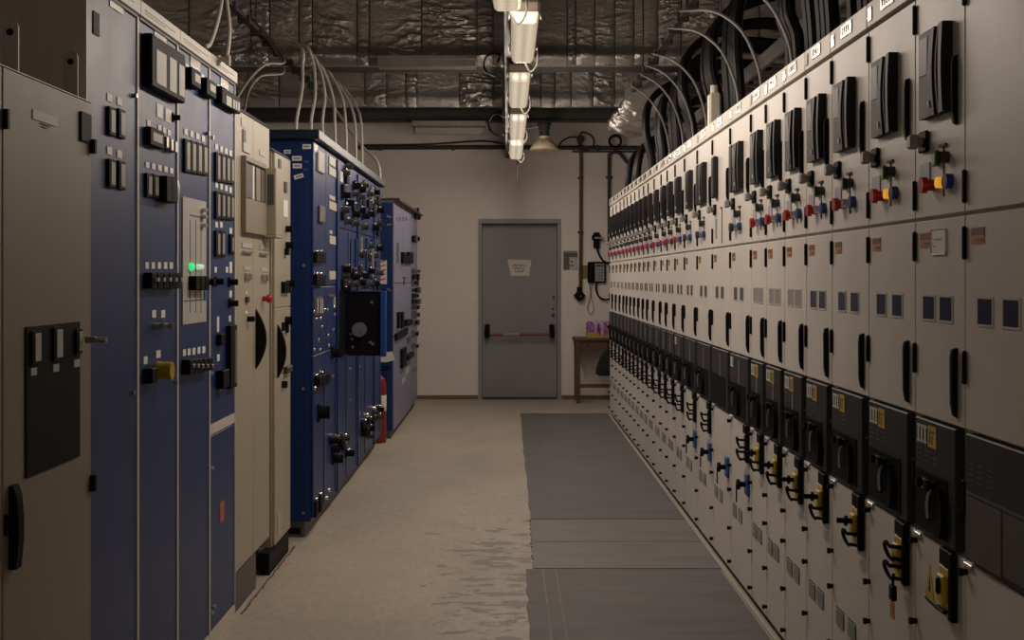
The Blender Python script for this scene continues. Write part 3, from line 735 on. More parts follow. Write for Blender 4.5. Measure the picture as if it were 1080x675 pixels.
for k, yb in enumerate([4.5, 5.05, 5.55, 6.44, 6.9, 7.3, 7.9]):
    pts = [(1.045, yb, TOP + 0.002), (1.045, yb + 0.10, 2.25), (1.03, yb + 0.32, 2.42), (1.012, yb + 0.65, 2.56), (1.008, yb + 1.15, 2.70), (1.02, yb + 1.9, 2.86), (1.03, yb + 2.3, 2.945)]
    tag(put('control_cable', MB().tube(spline(pts, 6), 0.007, 8), CABLEG), f'thin grey control cable, {ORD[k]} from the front, arching from rail to right cabinet tops', 'cable', 'grey control cables above the right row')
t = thing('cable_ladder', 'long grey cable ladder along the right wall behind the cable arches', 'ladder', (1.9, 3.0, 2.74))
for x in (-0.2, 0.2): put('side_rail', B(x - 0.012, x + 0.012, 0, 10.6, 0.0, 0.10), GALV, t)
y = 0.1
while y < 10.5:
    put('rung', shared('rung', lambda mb: mb.box(-0.188, 0.188, -0.015, 0.015, 0, 0.02)), GALV, t, (0, y, 0.07)); y += 0.3
for y in (2.3, 4.1, 7.0): put('hanger_rod', MB().tube([(-0.17, y, 0.02), (-0.17, y, CZ - 2.742)], 0.006, 6), GALV, t)
# pale junction piece standing on the row (photo 757,112)
tag(put('cable_gland', MB().box(1.03, 1.09, 6.28, 6.35, TOP + 0.0005, 2.30, 0.01).tube([(1.06, 6.315, 2.29), (1.06, 6.315, 2.34)], 0.02, 10), FRAME), 'pale upright cable gland box standing on top of the right cabinets', 'box')
# crumpled foil duct above the far end of the row
fd = MB(); rings = []
for i in range(81):
    y = 10.66 + 1.9 * i / 80
    ring = []
    for k in range(30):
        a = 2 * PI * k / 30
        n_ = noise.fractal(Vector((math.cos(a) * 1.6, math.sin(a) * 1.6, y * 7)), 0.8, 2.0, 4)
        r = 0.21 + 0.05 * n_ + 0.02 * math.sin(y * 55)
        ring.append(fd.bm.verts.new((1.27 + r * math.cos(a) + 0.02 * math.sin(y * 4), y, 2.92 + r * 0.62 * math.sin(a) + 0.02 * math.sin(y * 3))))
    rings.append(ring)
for A, C in zip(rings, rings[1:]):
    for k in range(30): fd.bm.faces.new((A[k], A[(k + 1) % 30], C[(k + 1) % 30], C[k]))
fd.bm.faces.new(rings[0][::-1]); fd.bm.faces.new(rings[-1])
tag(put('foil_duct', fd, FOIL), 'crumpled silver foil duct hanging above the far end of the right cabinets', 'duct')

# ------------------------------------------------------------------ left: brown beige cabinet in the foreground
XA = -1.078
A0, A1 = 1.98, 3.195
P = thing('near_cabinet', 'brown beige cabinet with black switch plate, nearest in the left row', 'cabinet', (XA, A0, 0), PI / 2)
def ly(px, X, Y0): return depth_on(X, px) - Y0
def lz(px, py, X): return EYE - (py - CY) * depth_on(X, px) / F
AW = A1 - A0; ATOP = 1.808; dn = 2.632 - A0
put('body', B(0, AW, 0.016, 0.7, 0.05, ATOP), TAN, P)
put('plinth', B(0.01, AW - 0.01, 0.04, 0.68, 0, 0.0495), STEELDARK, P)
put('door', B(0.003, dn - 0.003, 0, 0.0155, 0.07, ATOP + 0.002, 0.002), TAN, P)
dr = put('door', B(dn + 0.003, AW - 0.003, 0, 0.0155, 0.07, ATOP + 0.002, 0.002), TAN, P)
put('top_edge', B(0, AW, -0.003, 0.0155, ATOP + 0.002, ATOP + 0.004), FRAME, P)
def abox(name, m, parent, px0, px1, py0, py1, p0, p1, X, Y0, bev=0.0, label=None):
    """box on a left hand face: pixel extents, depth p0..p1 in front of the face"""
    mid = (px0 + px1) / 2
    return bx(name, m, parent, ly(px0, X, Y0), ly(px1, X, Y0), -p1, -p0, lz(mid, py1, X), lz(mid, py0, X), bev, label)
a = abox('name_plate', LGREY, dr, 34, 60, 119.5, 129.5, 0.0, 0.002, XA, A0)
put('print', MB().box(ly(42, XA, A0), ly(54, XA, A0), -0.0026, -0.002, 1.7135, 1.7165).box(ly(44, XA, A0), ly(50, XA, A0), -0.0026, -0.002, 1.707, 1.710), DGREY, dr)
abox('grille', BLACK, dr, 83.5, 94.5, 119, 150, 0.0, 0.006, XA, A0, 0.002)
abox('hinge', BLACK, dr, 94.6, 96.6, 147, 162, 0.0, 0.014, XA, A0)
abox('hinge', BLACK, dr, 94.6, 96.6, 501, 518, 0.0, 0.014, XA, A0)
abox('hinge', BLACK, P, 2.2, 4.6, 115, 136, 0.0, 0.012, XA, A0)
pl = abox('switch_plate', BLACK, dr, 26, 83, 342, 493, 0.0, 0.004, XA, A0, 0.001)
for (x0, x1, y0, y1) in ((30, 39, 349, 384), (53, 62, 345, 380), (77, 83, 347, 373)):
    q = abox('switch_module', BLACK, dr, x0, x1, y0, y1, 0.004, 0.010, XA, A0, 0.001)
    abox('switch_face', LGREY, dr, x0 + 2.2, x1 - 0.6, y0 + 2.5, y1 - 3, 0.010, 0.012, XA, A0, 0.001)
for px, py in ((33.5, 392), (57, 388), (79, 383)):
    abox('switch_label', LGREY, dr, px - 3, px + 3, py - 4, py + 4, 0.004, 0.0055, XA, A0)
put('lever_handle', MB().box(ly(82, XA, A0), ly(84, XA, A0), -0.045, -0.016, lz(83, 362, XA), lz(83, 355, XA), 0.002).cyl((ly(83, XA, A0), -0.04, lz(83, 358.5, XA)), (0, -1, 0), 0.007, 0.03, 10), STEEL, dr)
hz0, hz1 = lz(16, 597, XA), lz(16, 510, XA); hm = (hz0 + hz1) / 2; hh = (hz1 - hz0) / 2
put('pull_handle', MB().prism_x([(0, hm + hh), (-0.010, hm + hh), (-0.018, hm + hh * 0.75), (-0.022, hm + hh * 0.2), (-0.022, hm - hh * 0.3), (-0.016, hm - hh), (0, hm - hh)], ly(9, XA, A0), ly(15, XA, A0)), BLACK, dr)
put('lock', MB().box(ly(3.5, XA, A0), ly(5, XA, A0), -0.008, 0, lz(4, 565, XA), lz(4, 543, XA)), BLACK, P)
for px0, px1, Y in ((0, 8, 2.75), (78, 92, 3.13)):
    x0 = ly((px0 + px1) / 2, XA, A0)
    u = (px0 + px1) / 2
    lug = MB(); pts = []
    yc = Y - A0
    poly = [(-0.018, 0.0), (0.018, 0.0), (0.018, 0.095)] + [(0.018 * math.cos(math.radians(a)), 0.105 + 0.018 * math.sin(math.radians(a))) for a in range(0, 181, 30)] + [(-0.018, 0.095)]
    lug.prism_x([(x + 0.03, z_ + ATOP + 0.004) for x, z_ in poly], -0.003, 0.003)
    lug.box(0.003, 0.04, 0.012, 0.048, ATOP + 0.004, ATOP + 0.010)
    L = put('lifting_lug', lug, LGREY, P, (yc, 0, 0))
    put('eye', MB().cyl((-0.0031, 0.03, ATOP + 0.098), (-1, 0, 0), 0.008, 0.002, 12), BLACK, L)

# ------------------------------------------------------------------ left: blue control cabinets
XB = -1.098
edges = [3.204, depth_on(XB, 144.5), depth_on(XB, 186.5), depth_on(XB, 220.3), depth_on(XB, 247.3)]
blabels = ['blue control cabinet with two pairs of black switches, just behind the near brown-beige cabinet',
           'blue control cabinet with a triple grey meter at the top and a yellow knob',
           'blue control cabinet with a grey mimic panel and a lit green lamp',
           'blue control cabinet with four-switch rows above a plain lower door with red sticker']
BC = []
BT = 2.182
for k in range(4):
    y0, y1 = edges[k], edges[k + 1]; w = y1 - y0
    P = thing('blue_control_cabinet', blabels[k], 'cabinet', (XB, y0, 0), PI / 2, 'blue control cabinets with cream frames')
    put('body', B(0.0006, w - 0.0006, 0.016, 0.75, 0.0, BT), FRAME, P)
    put('frame_strip', B(0.0006, 0.009, -0.004, 0.0155, 0.045, 2.132), FRAME, P)
    put('frame_strip', B(w - 0.009, w - 0.0006, -0.004, 0.0155, 0.045, 2.132), FRAME, P)
    put('top_trim', B(0.0006, w - 0.0006, -0.012, 0.0155, 2.136, BT, 0.002), FRAME, P)
    put('trim_gap', B(0.012, w - 0.012, -0.006, 0.0155, 2.126, 2.1355), STEELDARK, P)
    put('bottom_rail', B(0.0006, w - 0.0006, -0.003, 0.0155, 0.001, 0.043), FRAME, P)
    if k < 3:
        put('front_panel', B(0.0105, w - 0.0105, 0, 0.0155, 0.046, 2.125, 0.0015), BLUE, P)
    else:
        put('front_panel', B(0.0105, w - 0.0105, 0, 0.0155, 0.815, 2.125, 0.0015), BLUE, P)
        put('middle_rail', B(0.0095, w - 0.0095, -0.003, 0.0155, 0.775, 0.812), FRAME, P)
        put('lower_door', B(0.0105, w - 0.0105, 0.0, 0.0155, 0.046, 0.768, 0.0015), BLUE, P)
    BC.append((P, y0))
def bb(k, name, m, px0, px1, py0, py1, p0, p1, bev=0.0, label=None, parent=None):
    return abox(name, m, parent or BC[k][0], px0, px1, py0, py1, p0, p1, XB, BC[k][1], bev, label)
def lab(k, px, py, w=5, h=7): bb(k, 'label_plate', WHITE, px - w / 2, px + w / 2, py - h / 2, py + h / 2, 0, 0.002)
def module(k, px0, px1, py0, py1):
    bb(k, 'switch_module', BLACK, px0, px1, py0, py1, 0, 0.009, 0.002)
    bb(k, 'switch_face', FACE, px0 + 1.6, px1 - 0.8, py0 + 3, py1 - 3, 0.009, 0.0105, 0.001)
def knob(k, px, py, r, m=BLACK, L=0.03, plate=True):
    u = ly(px, XB, BC[k][1]); z = lz(px, py, XB); mb = MB()
    if plate: mb.box(u - r * 1.5, u + r * 1.5, -0.006, 0, z - r * 1.6, z + r * 1.6, 0.002)
    mb.cyl((u, -0.006 if plate else 0, z), (0, -1, 0), r, L, 14)
    mb.box(u - r * 0.25, u + r * 0.25, -L - 0.016, -L, z - r, z + r, 0.002)
    return put('rotary_knob', mb, m, BC[k][0])
def screw(k, px, py):
    u = ly(px, XB, BC[k][1]); z = lz(px, py, XB)
    put('screw', shared('screw', lambda mb: mb.cyl((0, 0, 0), (0, -1, 0), 0.007, 0.012, 10)), STEEL, BC[k][0], (u, 0, z))
# first panel
bb(0, 'label_plate', BLACK, 97.6, 104, 13, 37, 0, 0.003)
bb(0, 'name_plate', CHROME, 115, 129, 0.5, 11, 0, 0.003)
for px, py in ((115, 103), (125.5, 107), (115, 159), (125.5, 162.5)): lab(0, px, py, 5, 8)
for q in ((112, 119, 113, 143), (122.5, 129.5, 115.5, 146), (112, 119, 168, 198), (122.5, 129.5, 170, 200)): module(0, *q)
screw(0, 140.5, 101); screw(0, 138, 414)
# second panel
bb(1, 'name_plate', CHROME, 162, 175, 31, 45, 0, 0.003)
mt = bb(1, 'meter_block', BLACK, 150, 186, 46.5, 100, 0, 0.03, 0.004)
for q in ((154.5, 165, 55, 90), (168.8, 176.2, 62, 97), (179, 184.8, 69, 101.5)):
    bb(1, 'meter_face', LGREY, *q, 0.03, 0.0315)
lab(1, 156.5, 41, 5, 7); lab(1, 169.5, 50, 4, 7); lab(1, 180, 56, 4, 7)
for px, py in ((168, 117), (177, 122)): bb(1, 'label_plate', WHITE, px - 3, px + 3, py - 7, py + 7, 0, 0.002)
knob(1, 182, 124, 0.009, BLACK, 0.01)
ds = bb(1, 'display', BLACK, 152, 166.5, 136, 155, 0, 0.02, 0.003); bb(1, 'screen', GREY, 154.5, 164.5, 141, 150, 0.02, 0.021)
for px, py in ((156.5, 130), (168, 135), (173, 137.5), (178, 140)): lab(1, px, py, 3.5, 6)
for px in (170.5, 175.5, 180): bb(1, 'toggle', STEEL, px - 1.2, px + 1.2, 144 + (px - 170) * .5, 156 + (px - 170) * .5, 0, 0.02, 0.002)
for j, px in enumerate((155, 161.5, 168, 174.5, 180.5)): lab(1, px, 174 + j * 1.5, 3.6, 6)
for j, px in enumerate((155, 162)): module(1, px - 3, px + 3, 183 + j, 208 + j)
for j, px in enumerate((169, 175)): bb(1, 'breaker', BLACK, px - 3, px + 3, 186 + j, 213 + j, 0, 0.03, 0.003)
u = ly(180.5, XB, BC[1][1]); z = lz(180.5, 201, XB)
put('steel_disc', MB().lathe((u, 0, z), (0, -1, 0), [(0.02, 0), (0.02, 0.012), (0.036, 0.014), (0.036, 0.020), (0.01, 0.022)], 18), STEEL, BC[1][0])
for j, px in enumerate((154.5, 161, 167.5, 174, 180)):
    lab(1, px, 280, 3.5, 7)
    bb(1, 'breaker', BLACK, px - 2.9, px + 2.9, 287.5, 304.5, 0, 0.025, 0.003)
    bb(1, 'toggle', STEEL, px - 1.0, px + 1.2, 293, 297, 0.025, 0.038, 0.001)
for px in (162, 171.5):
    lab(1, px, 331, 4, 8); knob(1, px, 344, 0.010, STEEL, 0.02, False)
lab(1, 153, 380, 4, 8); lab(1, 166.5, 373.5, 4.5, 8)
bb(1, 'breaker', BLACK, 151, 157, 388, 404, 0, 0.028, 0.003)
u = ly(166, XB, BC[1][1]); z = lz(166, 391, XB)
put('emergency_knob', MB().cyl((u, 0, z), (0, -1, 0), 0.030, 0.012, 20).cyl((u, -0.012, z), (0, -1, 0), 0.028, 0.035, 20), YELLOWKNOB, BC[1][0], label='large yellow knob')
screw(1, 183.5, 403)
# third panel
bb(2, 'name_plate', CHROME, 200, 210.5, 60, 73, 0, 0.003)
for q in ((193, 203, 73.5, 92), (209.5, 219.5, 84.5, 102)):
    bb(2, 'display', BLACK, *q, 0, 0.03, 0.003); bb(2, 'screen', LGREY, q[0] + 3.4, q[1] - 0.8, q[2] + 5, q[3] - 5, 0.03, 0.031)
lab(2, 197, 70.5, 3.5, 6); lab(2, 213.5, 81.5, 3.5, 6)
for j, px in enumerate((195.5, 201.8, 208, 214)):
    lab(2, px, 139 + j * 2.4, 3.2, 6.5); module(2, px - 2.9, px + 2.9, 147 + j * 1.8, 182 + j * 1.0)
mp = bb(2, 'mimic_panel', LGREY, 192, 216.8, 210, 341, 0, 0.003, 0.001)
ml = MB()
for px in (199.5, 205.5, 211):
    uu = ly(px, XB, BC[2][1]); ml.box(uu - 0.0025, uu + 0.0025, -0.004, -0.003, lz(px, 330, XB), lz(px, 232, XB))
ml.box(ly(193, XB, BC[2][1]), ly(216, XB, BC[2][1]), -0.004, -0.003, lz(204, 317.5, XB), lz(204, 316, XB))
ml.box(ly(199.5, XB, BC[2][1]), ly(211, XB, BC[2][1]), -0.004, -0.003, lz(204, 228.5, XB), lz(204, 227, XB))
put('mimic_lines', ml, DGREY, mp.parent)
for px, m_, r in ((199.5, GREENLIT, 0.014), (206.5, WHITELIT, 0.010), (209.5, WHITELIT, 0.010)):
    uu = ly(px, XB, BC[2][1]); zz = lz(px, 281.5, XB)
    put('pilot_lamp', MB().lathe((uu, -0.003, zz), (0, -1, 0), [(r, 0), (r, 0.006), (r * 0.8, 0.012), (r * 0.3, 0.016)], 14), m_, BC[2][0], label='lit green lamp' if m_ is GREENLIT else None)
for px in (200, 205.3, 210.3): bb(2, 'breaker', BLACK, px - 2.2, px + 2.2, 291, 306, 0.003, 0.03, 0.003)
for py in (222, 229, 238): bb(2, 'toggle', STEEL, 211, 214, py - 2, py + 1.5, 0.003, 0.02, 0.002)
u = ly(213.5, XB, BC[2][1]); z = lz(213.5, 297.5, XB)
put('crank', MB().cyl((u, -0.003, z), (0, -1, 0), 0.010, 0.03, 12).box(u - 0.012, u + 0.012, -0.045, -0.03, z - 0.014, z + 0.014, 0.004), BLACK, BC[2][0])
bb(2, 'tag', LOCKBLUE, 214, 217.5, 306, 316, 0.004, 0.006)
for j, px in enumerate((194, 199, 204, 209.3, 214.4)):
    lab(2, px, 372 - j * 0.8, 3, 7)
    bb(2, 'breaker', BLACK, px - 2.2, px + 2.2, 379 - j * .5, 394.5 - j * 1.0, 0, 0.028, 0.003)
    bb(2, 'toggle', STEEL, px - 0.8, px + 0.8, 384, 388, 0.028, 0.036, 0.001)
screw(2, 216.5, 388); screw(2, 217.5, 141)
# fourth panel
bb(3, 'name_plate', CHROME, 232, 240, 83, 93, 0, 0.003)
bb(3, 'display', BLACK, 226, 246, 97, 114.5, 0, 0.03, 0.003)
bb(3, 'screen', LGREY, 230.5, 236, 102, 112, 0.03, 0.031)
for px in (238.6, 241.2, 243.8): bb(3, 'screen', LGREY, px - 0.9, px + 0.9, 105 + (px - 238) * .5, 114 + (px - 238) * .5, 0.03, 0.031)
lab(3, 230.5, 92.5, 3.2, 6); lab(3, 240, 99, 3.2, 6)
for j, px in enumerate((228, 233.2, 238.2, 242.8)):
    lab(3, px, 155 + j * 2.2, 2.6, 6); module(3, px - 2.4, px + 2.4, 161 + j * 1.5, 192 + j * 0.7)
    lab(3, px, 195 + j * 1.8, 2.6, 6); module(3, px - 2.4, px + 2.4, 202 + j * 1.2, 231 + j * 0.4)
for px in (228, 233): lab(3, px, 237, 2.6, 6); module(3, px - 2.4, px + 2.4, 243.5, 271)
lab(3, 243, 243.5, 2.6, 6); module(3, 241, 245, 247.5, 268)
for px in (227, 239): lab(3, px, 284.5, 2.4, 6)
lab(3, 243, 282, 2.6, 12); lab(3, 242.8, 310, 2.6, 7)
knob(3, 227, 297, 0.012, BLACK, 0.016); knob(3, 241.5, 297.5, 0.012, BLACK, 0.02); knob(3, 241.8, 320, 0.012, BLACK, 0.02)
lab(3, 229.5, 342, 2.2, 16); bb(3, 'breaker', BLACK, 228, 232.5, 352, 364, 0, 0.02, 0.002)
lab(3, 242, 336, 2, 6)
bb(3, 'indicator_strip', BLACK, 238.3, 245, 343, 409, 0, 0.02, 0.002)
bb(3, 'strip_scale', DGREY, 242, 244.3, 348, 404, 0.02, 0.0215)
lab(3, 229.8, 377.5, 2.6, 7); bb(3, 'breaker', BLACK, 227.5, 234, 390, 409, 0, 0.03, 0.003)
screw(3, 221.8, 394); screw(3, 229, 412); screw(3, 222, 145)
screw(3, 222.3, 494)
bb(3, 'red_sticker', RED, 232, 236.3, 531, 550, 0, 0.001)
bb(3, 'sticker_head', ORANGE, 232, 236.5, 529, 531, 0, 0.001)
screw(3, 222, 646); screw(3, 224, 640)
# engraved plates of the top trim
for k in range(4):
    P, y0 = BC[k]; w = edges[k + 1] - y0
    put('trim_print', MB().box(w * 0.1, w * 0.85, -0.0135, -0.012, 2.158, 2.162).box(w * 0.1, w * 0.6, -0.0135, -0.012, 2.150, 2.152), GREY, P)

# ------------------------------------------------------------------ left: two yellow beige cabinets
XC = -1.10
C0 = edges[-1] + 0.012; C1 = 5.70
P = thing('beige_left_cabinet', 'yellow beige double cabinet with protruding box and bow handle, right after the blue panels', 'cabinet', (XC, C0, 0), PI / 2)
w = C1 - C0; sm = ly(267, XC, C0)
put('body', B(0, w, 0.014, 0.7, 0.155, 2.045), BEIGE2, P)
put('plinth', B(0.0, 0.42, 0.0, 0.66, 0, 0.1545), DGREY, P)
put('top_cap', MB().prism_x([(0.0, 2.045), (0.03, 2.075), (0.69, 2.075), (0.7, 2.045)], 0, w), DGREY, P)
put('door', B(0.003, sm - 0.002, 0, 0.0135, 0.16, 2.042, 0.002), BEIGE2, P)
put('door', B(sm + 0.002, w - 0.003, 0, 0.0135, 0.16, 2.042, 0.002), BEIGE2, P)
def cb(name, m, px0, px1, py0, py1, p0, p1, bev=0.0, label=None): return abox(name, m, P, px0, px1, py0, py1, p0, p1, XC, C0, bev, label)
cb('label_plate', LGREY, 254, 258.5, 125, 134, 0, 0.003); cb('label_plate', LGREY, 255.5, 263, 151.5, 161, 0, 0.006)
cb('slot', DGREY, 255.5, 258.5, 137, 150, 0, 0.004)
cb('label_plate', LGREY, 273.5, 279, 159, 164.5, 0, 0.003)
x0, x1 = 5.09 - C0, 5.53 - C0; z0, z1 = lz(259, 246, XC), lz(259, 166, XC)
pb = put('meter_box', MB().box(x0, x1, -0.022, -0.0005, z0, z0 + (z1 - z0) * 0.45, 0.002).box(x0, x0 + 0.012, -0.022, -0.0005, z0 + (z1 - z0) * 0.45, z1, 0).box(x1 - 0.012, x1, -0.022, -0.0005, z0 + (z1 - z0) * 0.45, z1)
         .box(x0 + 0.012, x1 - 0.012, -0.022, -0.0005, z1 - 0.02, z1).box(x0 + 0.012, x1 - 0.012, -0.010, -0.0005, z0 + (z1 - z0) * 0.45, z1 - 0.02), TAN, P)
zz0 = z0 + (z1 - z0) * 0.46
for f0, f1, m_ in ((0.08, 0.30, DGREY), (0.36, 0.42, WHITE), (0.52, 0.72, TAN), (0.76, 0.9, DGREY)):
    put('slide', B(x0 + (x1 - x0) * f0, x0 + (x1 - x0) * f1, -0.018, -0.0101, zz0, z1 - 0.03, 0.001), m_, pb)
x0, x1 = 5.545 - C0, C1 - C0 - 0.004; z0, z1 = lz(284, 249, XC), lz(284, 180, XC)
put('side_box', MB().box(x0, x1, -0.06, -0.0005, z0, z1, 0.003), BEIGE2, P)
put('side_box_window', MB().box(x0 - 0.002, x0 + 0.001, -0.05, -0.012, z0 + (z1 - z0) * 0.45, z1 - 0.03), DGREY, P)
put('side_box_foot', MB().box(x0 - 0.01, x1, -0.064, -0.0005, z0 - 0.012, z0 - 0.0005, 0.002), BEIGE2, P)
for (a0, a1, y_) in ((255, 265.5, 259), (273.5, 282, 261)):
    cb('label_plate', LGREY, a0, a1, y_ - 2.5, y_ + 2.5, 0, 0.004); cb('tray', STEEL, a0, a1 - 0.5, y_ + 6, y_ + 8, 0, 0.012)
for (a0, y_) in ((257, 283), (275, 284.5)):
    cb('label_plate', LGREY, a0, a0 + 7, y_ - 2, y_ + 2, 0, 0.003)
    cb('switch', STEEL, a0 + 0.8, a0 + 2.8, y_ + 5, y_ + 12, 0, 0.014, 0.002); cb('switch', STEEL, a0 + 4.2, a0 + 6.2, y_ + 5, y_ + 12, 0, 0.014, 0.002)
cb('label_plate', WHITE, 259, 260.5, 307, 310, 0, 0.002); cb('switch', STEELDARK, 258.5, 261, 313, 319, 0, 0.01)
cb('label_plate', WHITE, 258.5, 261, 328, 331, 0, 0.002)
u = ly(261, XC, C0); z = lz(261, 336.5, XC); put('rotary_knob', MB().cyl((u, 0, z), (0, -1, 0), 0.012, 0.03, 12), BLACK, P)
u = ly(277, XC, C0); z = lz(277, 315, XC); put('mushroom_button', MB().cyl((u, 0, z), (0, -1, 0), 0.012, 0.022, 12).lathe((u, -0.022, z), (0, -1, 0), [(0.019, 0), (0.019, 0.01), (0.014, 0.018), (0.004, 0.02)], 16), RED, P, label='red mushroom button')
def bow_handle(P, u, zc, hh, dep):
    poly = [(-0.0005 - dep * math.sin(PI * i / 14) ** 0.85, zc + hh * (1 - 2 * i / 14)) for i in range(15)]
    put('bow_handle', MB().prism_x(poly, u - 0.012, u + 0.012), BLACK, P)
u = ly(270, XC, C0); bow_handle(P, u, (lz(270, 326, XC) + lz(270, 389, XC)) / 2, (lz(270, 326, XC) - lz(270, 389, XC)) / 2, 0.045)

XD = -1.085
E0 = 5.735; E1 = 6.17
P2 = thing('beige_left_cabinet', 'narrow yellow beige cabinet on black plinth, just before the tall blue cabinet', 'cabinet', (XD, E0, 0), PI / 2)
w = E1 - E0
put('body', B(0, w, 0.012, 0.7, 0.10, 1.945), BEIGE2, P2)
put('plinth', B(-0.12, w - 0.06, -0.001, 0.045, 0, 0.0995), BLACK, P2)
put('top_cap', MB().prism_x([(0.0, 1.945), (0.02, 1.965), (0.69, 1.965), (0.7, 1.945)], 0, w), DGREY, P2)
put('door', B(0.02, w - 0.003, 0, 0.0115, 0.105, lz(298, 394, XD) - 0.003, 0.002), BEIGE2, P2)
put('door', B(0.02, w - 0.003, 0, 0.0115, lz(298, 394, XD), lz(298, 324, XD) - 0.003, 0.002), BEIGE2, P2)
put('door', B(0.02, w - 0.003, 0, 0.0115, lz(298, 324, XD), 1.942, 0.002), BEIGE2, P2)
def c2(name, m, px0, px1, py0, py1, p0, p1, bev=0.0, label=None): return abox(name, m, P2, px0, px1, py0, py1, p0, p1, XD, E0, bev, label)
c2('slot', DGREY, 293.5, 296, 168, 177, 0, 0.004); c2('slot', STEELDARK, 299.5, 302, 192, 203, 0, 0.006); c2('label_strip', WHITE, 298.5, 303, 211, 229, 0, 0.003)
for (px, py, r, L) in ((301.5, 241.5, 0.016, 0.035), (301.5, 258.5, 0.016, 0.04), (302, 299, 0.016, 0.045), (301, 338, 0.02, 0.04)):
    u = ly(px, XD, E0); z = lz(px, py, XD)
    put('rotary_knob', MB().cyl((u, 0, z), (0, -1, 0), r, L * 0.6, 14).box(u - r * 0.4, u + r * 0.4, -L, -L * 0.6, z - r * 1.2, z + r * 1.2, 0.003), BLACK, P2)
c2('toggle', BLACK, 299.8, 301.5, 262, 269, 0, 0.02, 0.002)
for px in (297.3, 299.8, 302.4): c2('breaker', BLACK, px - 0.9, px + 0.9, 297, 309, 0, 0.02, 0.002)
c2('cable_stub', BLACK, 297, 298.3, 340, 349, 0, 0.012); c2('cable_stub', BLACK, 301, 302.5, 342, 351, 0, 0.012)
u = ly(292.8, XD, E0); bow_handle(P2, u, (lz(293, 342, XD) + lz(293, 399, XD)) / 2, (lz(293, 342, XD) - lz(293, 399, XD)) / 2, 0.040)
c2('lock', STEELDARK, 299, 304.5, 386, 393, 0, 0.02, 0.003)
for px in (297.5, 300.3): c2('latch', BLACK, px - 0.6, px + 0.6, 402, 409, 0, 0.012)
c2('vent', LGREY, 292.5, 296, 541, 563, 0, 0.004)
sl = MB(); A_ = []; C_ = []
for i in range(61):
    y = 4.97 + 1.25 * i / 60; n_ = noise.noise(Vector((y * 9, 1, 2)))
    xa = XB + 0.022 + 0.006 * n_; xb = xa + 0.006 + 0.012 * abs(noise.noise(Vector((y * 14, 5, 2))))
    A_.append([sl.bm.verts.new((xa, y, z_)) for z_ in (0.0002, 0.003)]); C_.append([sl.bm.verts.new((xb, y, z_)) for z_ in (0.0002, 0.003)])
for i in range(60):
    sl.bm.faces.new((A_[i][1], C_[i][1], C_[i + 1][1], A_[i + 1][1])); sl.bm.faces.new((C_[i][0], C_[i + 1][0], C_[i + 1][1], C_[i][1]))
    sl.bm.faces.new((A_[i][1], A_[i + 1][1], A_[i + 1][0], A_[i][0])); sl.bm.faces.new((A_[i][0], A_[i + 1][0], C_[i + 1][0], C_[i][0]))
sl.bm.faces.new((A_[0][0], C_[0][0], C_[0][1], A_[0][1])); sl.bm.faces.new((A_[60][1], C_[60][1], C_[60][0], A_[60][0]))
tag(put('sealant_strip', sl, RUST), 'ragged reddish sealant strip on the floor along the beige left cabinets', 'strip')

# ------------------------------------------------------------------ left: tall blue cabinet
XH = -1.010
LILACD = mat('dusty blue enamel', (0.07, 0.085, 0.19), 0.42, var=0.06)
G0 = 6.42; G1 = 9.83
P = thing('tall_blue_cabinet', 'tall deep blue switch cabinet with dark overhanging roof and an open flap', 'cabinet', (XH, G0, 0), PI / 2)
w = G1 - G0
put('body', B(0, w, 0.014, 0.95, 0.085, 2.075), DBLUE, P)
put('plinth', B(0.02, w, 0.05, 0.9, 0, 0.0845), DGREY, P)
put('plinth_hole', MB().box(0.0185, 0.0198, 0.07, 0.16, 0.015, 0.05), BLACK, P)
put('roof', MB().box(-0.03, w + 0.04, -0.035, 0.98, 2.0755, 2.125, 0.004), mat('dark blue roof enamel', (0.004, 0.012, 0.045), 0.4), P)
colsY = [6.42, 6.87, 7.30, 7.80, 8.30, 8.81, 9.33, 9.83]
for k in range(7):
    u0, u1 = colsY[k] - G0 + 0.003, colsY[k + 1] - G0 - 0.003
    splits = [0.10, 0.87, 1.27, 1.655, 2.07] if k >= 2 else [0.10, 0.95, 1.31, 2.07]
    for s, (a, c) in enumerate(zip(splits, splits[1:])):
        if k == 2 and s == 1: continue
        put('door_panel', B(u0, u1, 0, 0.0135, a + 0.003, c - 0.003, 0.003), BLUE if k != 5 else DBLUE, P)
    put('edge_strip', B(u1 - 0.085, u1 - 0.02, -0.004, -0.0002, 0.11, 0.86), DBLUE, P)
    if k >= 2: put('edge_strip', B(u0 + 0.02, u0 + 0.05, -0.006, -0.0002, 1.31, 1.64), LILACD, P)
    if k in (1, 3, 5): put('corner_post', B(u1 - 0.03, u1 + 0.02, -0.012, -0.0005, 0.09, 2.05, 0.004), DBLUE, P)
def hb(name, m, px0, px1, py0, py1, p0, p1, bev=0.0, label=None): return abox(name, m, P, px0, px1, py0, py1, p0, p0 + (p1 - p0) * 0.6, XH, G0, bev, label)
def hknob(px, py, r=0.022, L=0.045, m=BLACK):
    L *= 0.6
    u = ly(px, XH, G0); z = lz(px, py, XH)
    k_ = put('rotary_switch', MB().box(u - r * 1.3, u + r * 1.3, -0.008, 0, z - r * 1.4, z + r * 1.4, 0.003).cyl((u, -0.008, z), (0, -1, 0), r, L, 14).box(u - r * .3, u + r * .3, -L - 0.018, -L - 0.008, z - r, z + r, 0.003), m, P)
    return k_
def hchrome(px, py, r=0.012, L=0.02):
    L *= 0.6
    u = ly(px, XH, G0); z = lz(px, py, XH)
    put('chrome_fitting', shared(('chromefit', r, L), lambda mb: mb.lathe((0, 0, 0), (0, -1, 0), [(r, 0), (r, L * 0.5), (r * 0.7, L), (r * 0.2, L * 1.05)], 12)), CHROME, P, (u, 0, z))
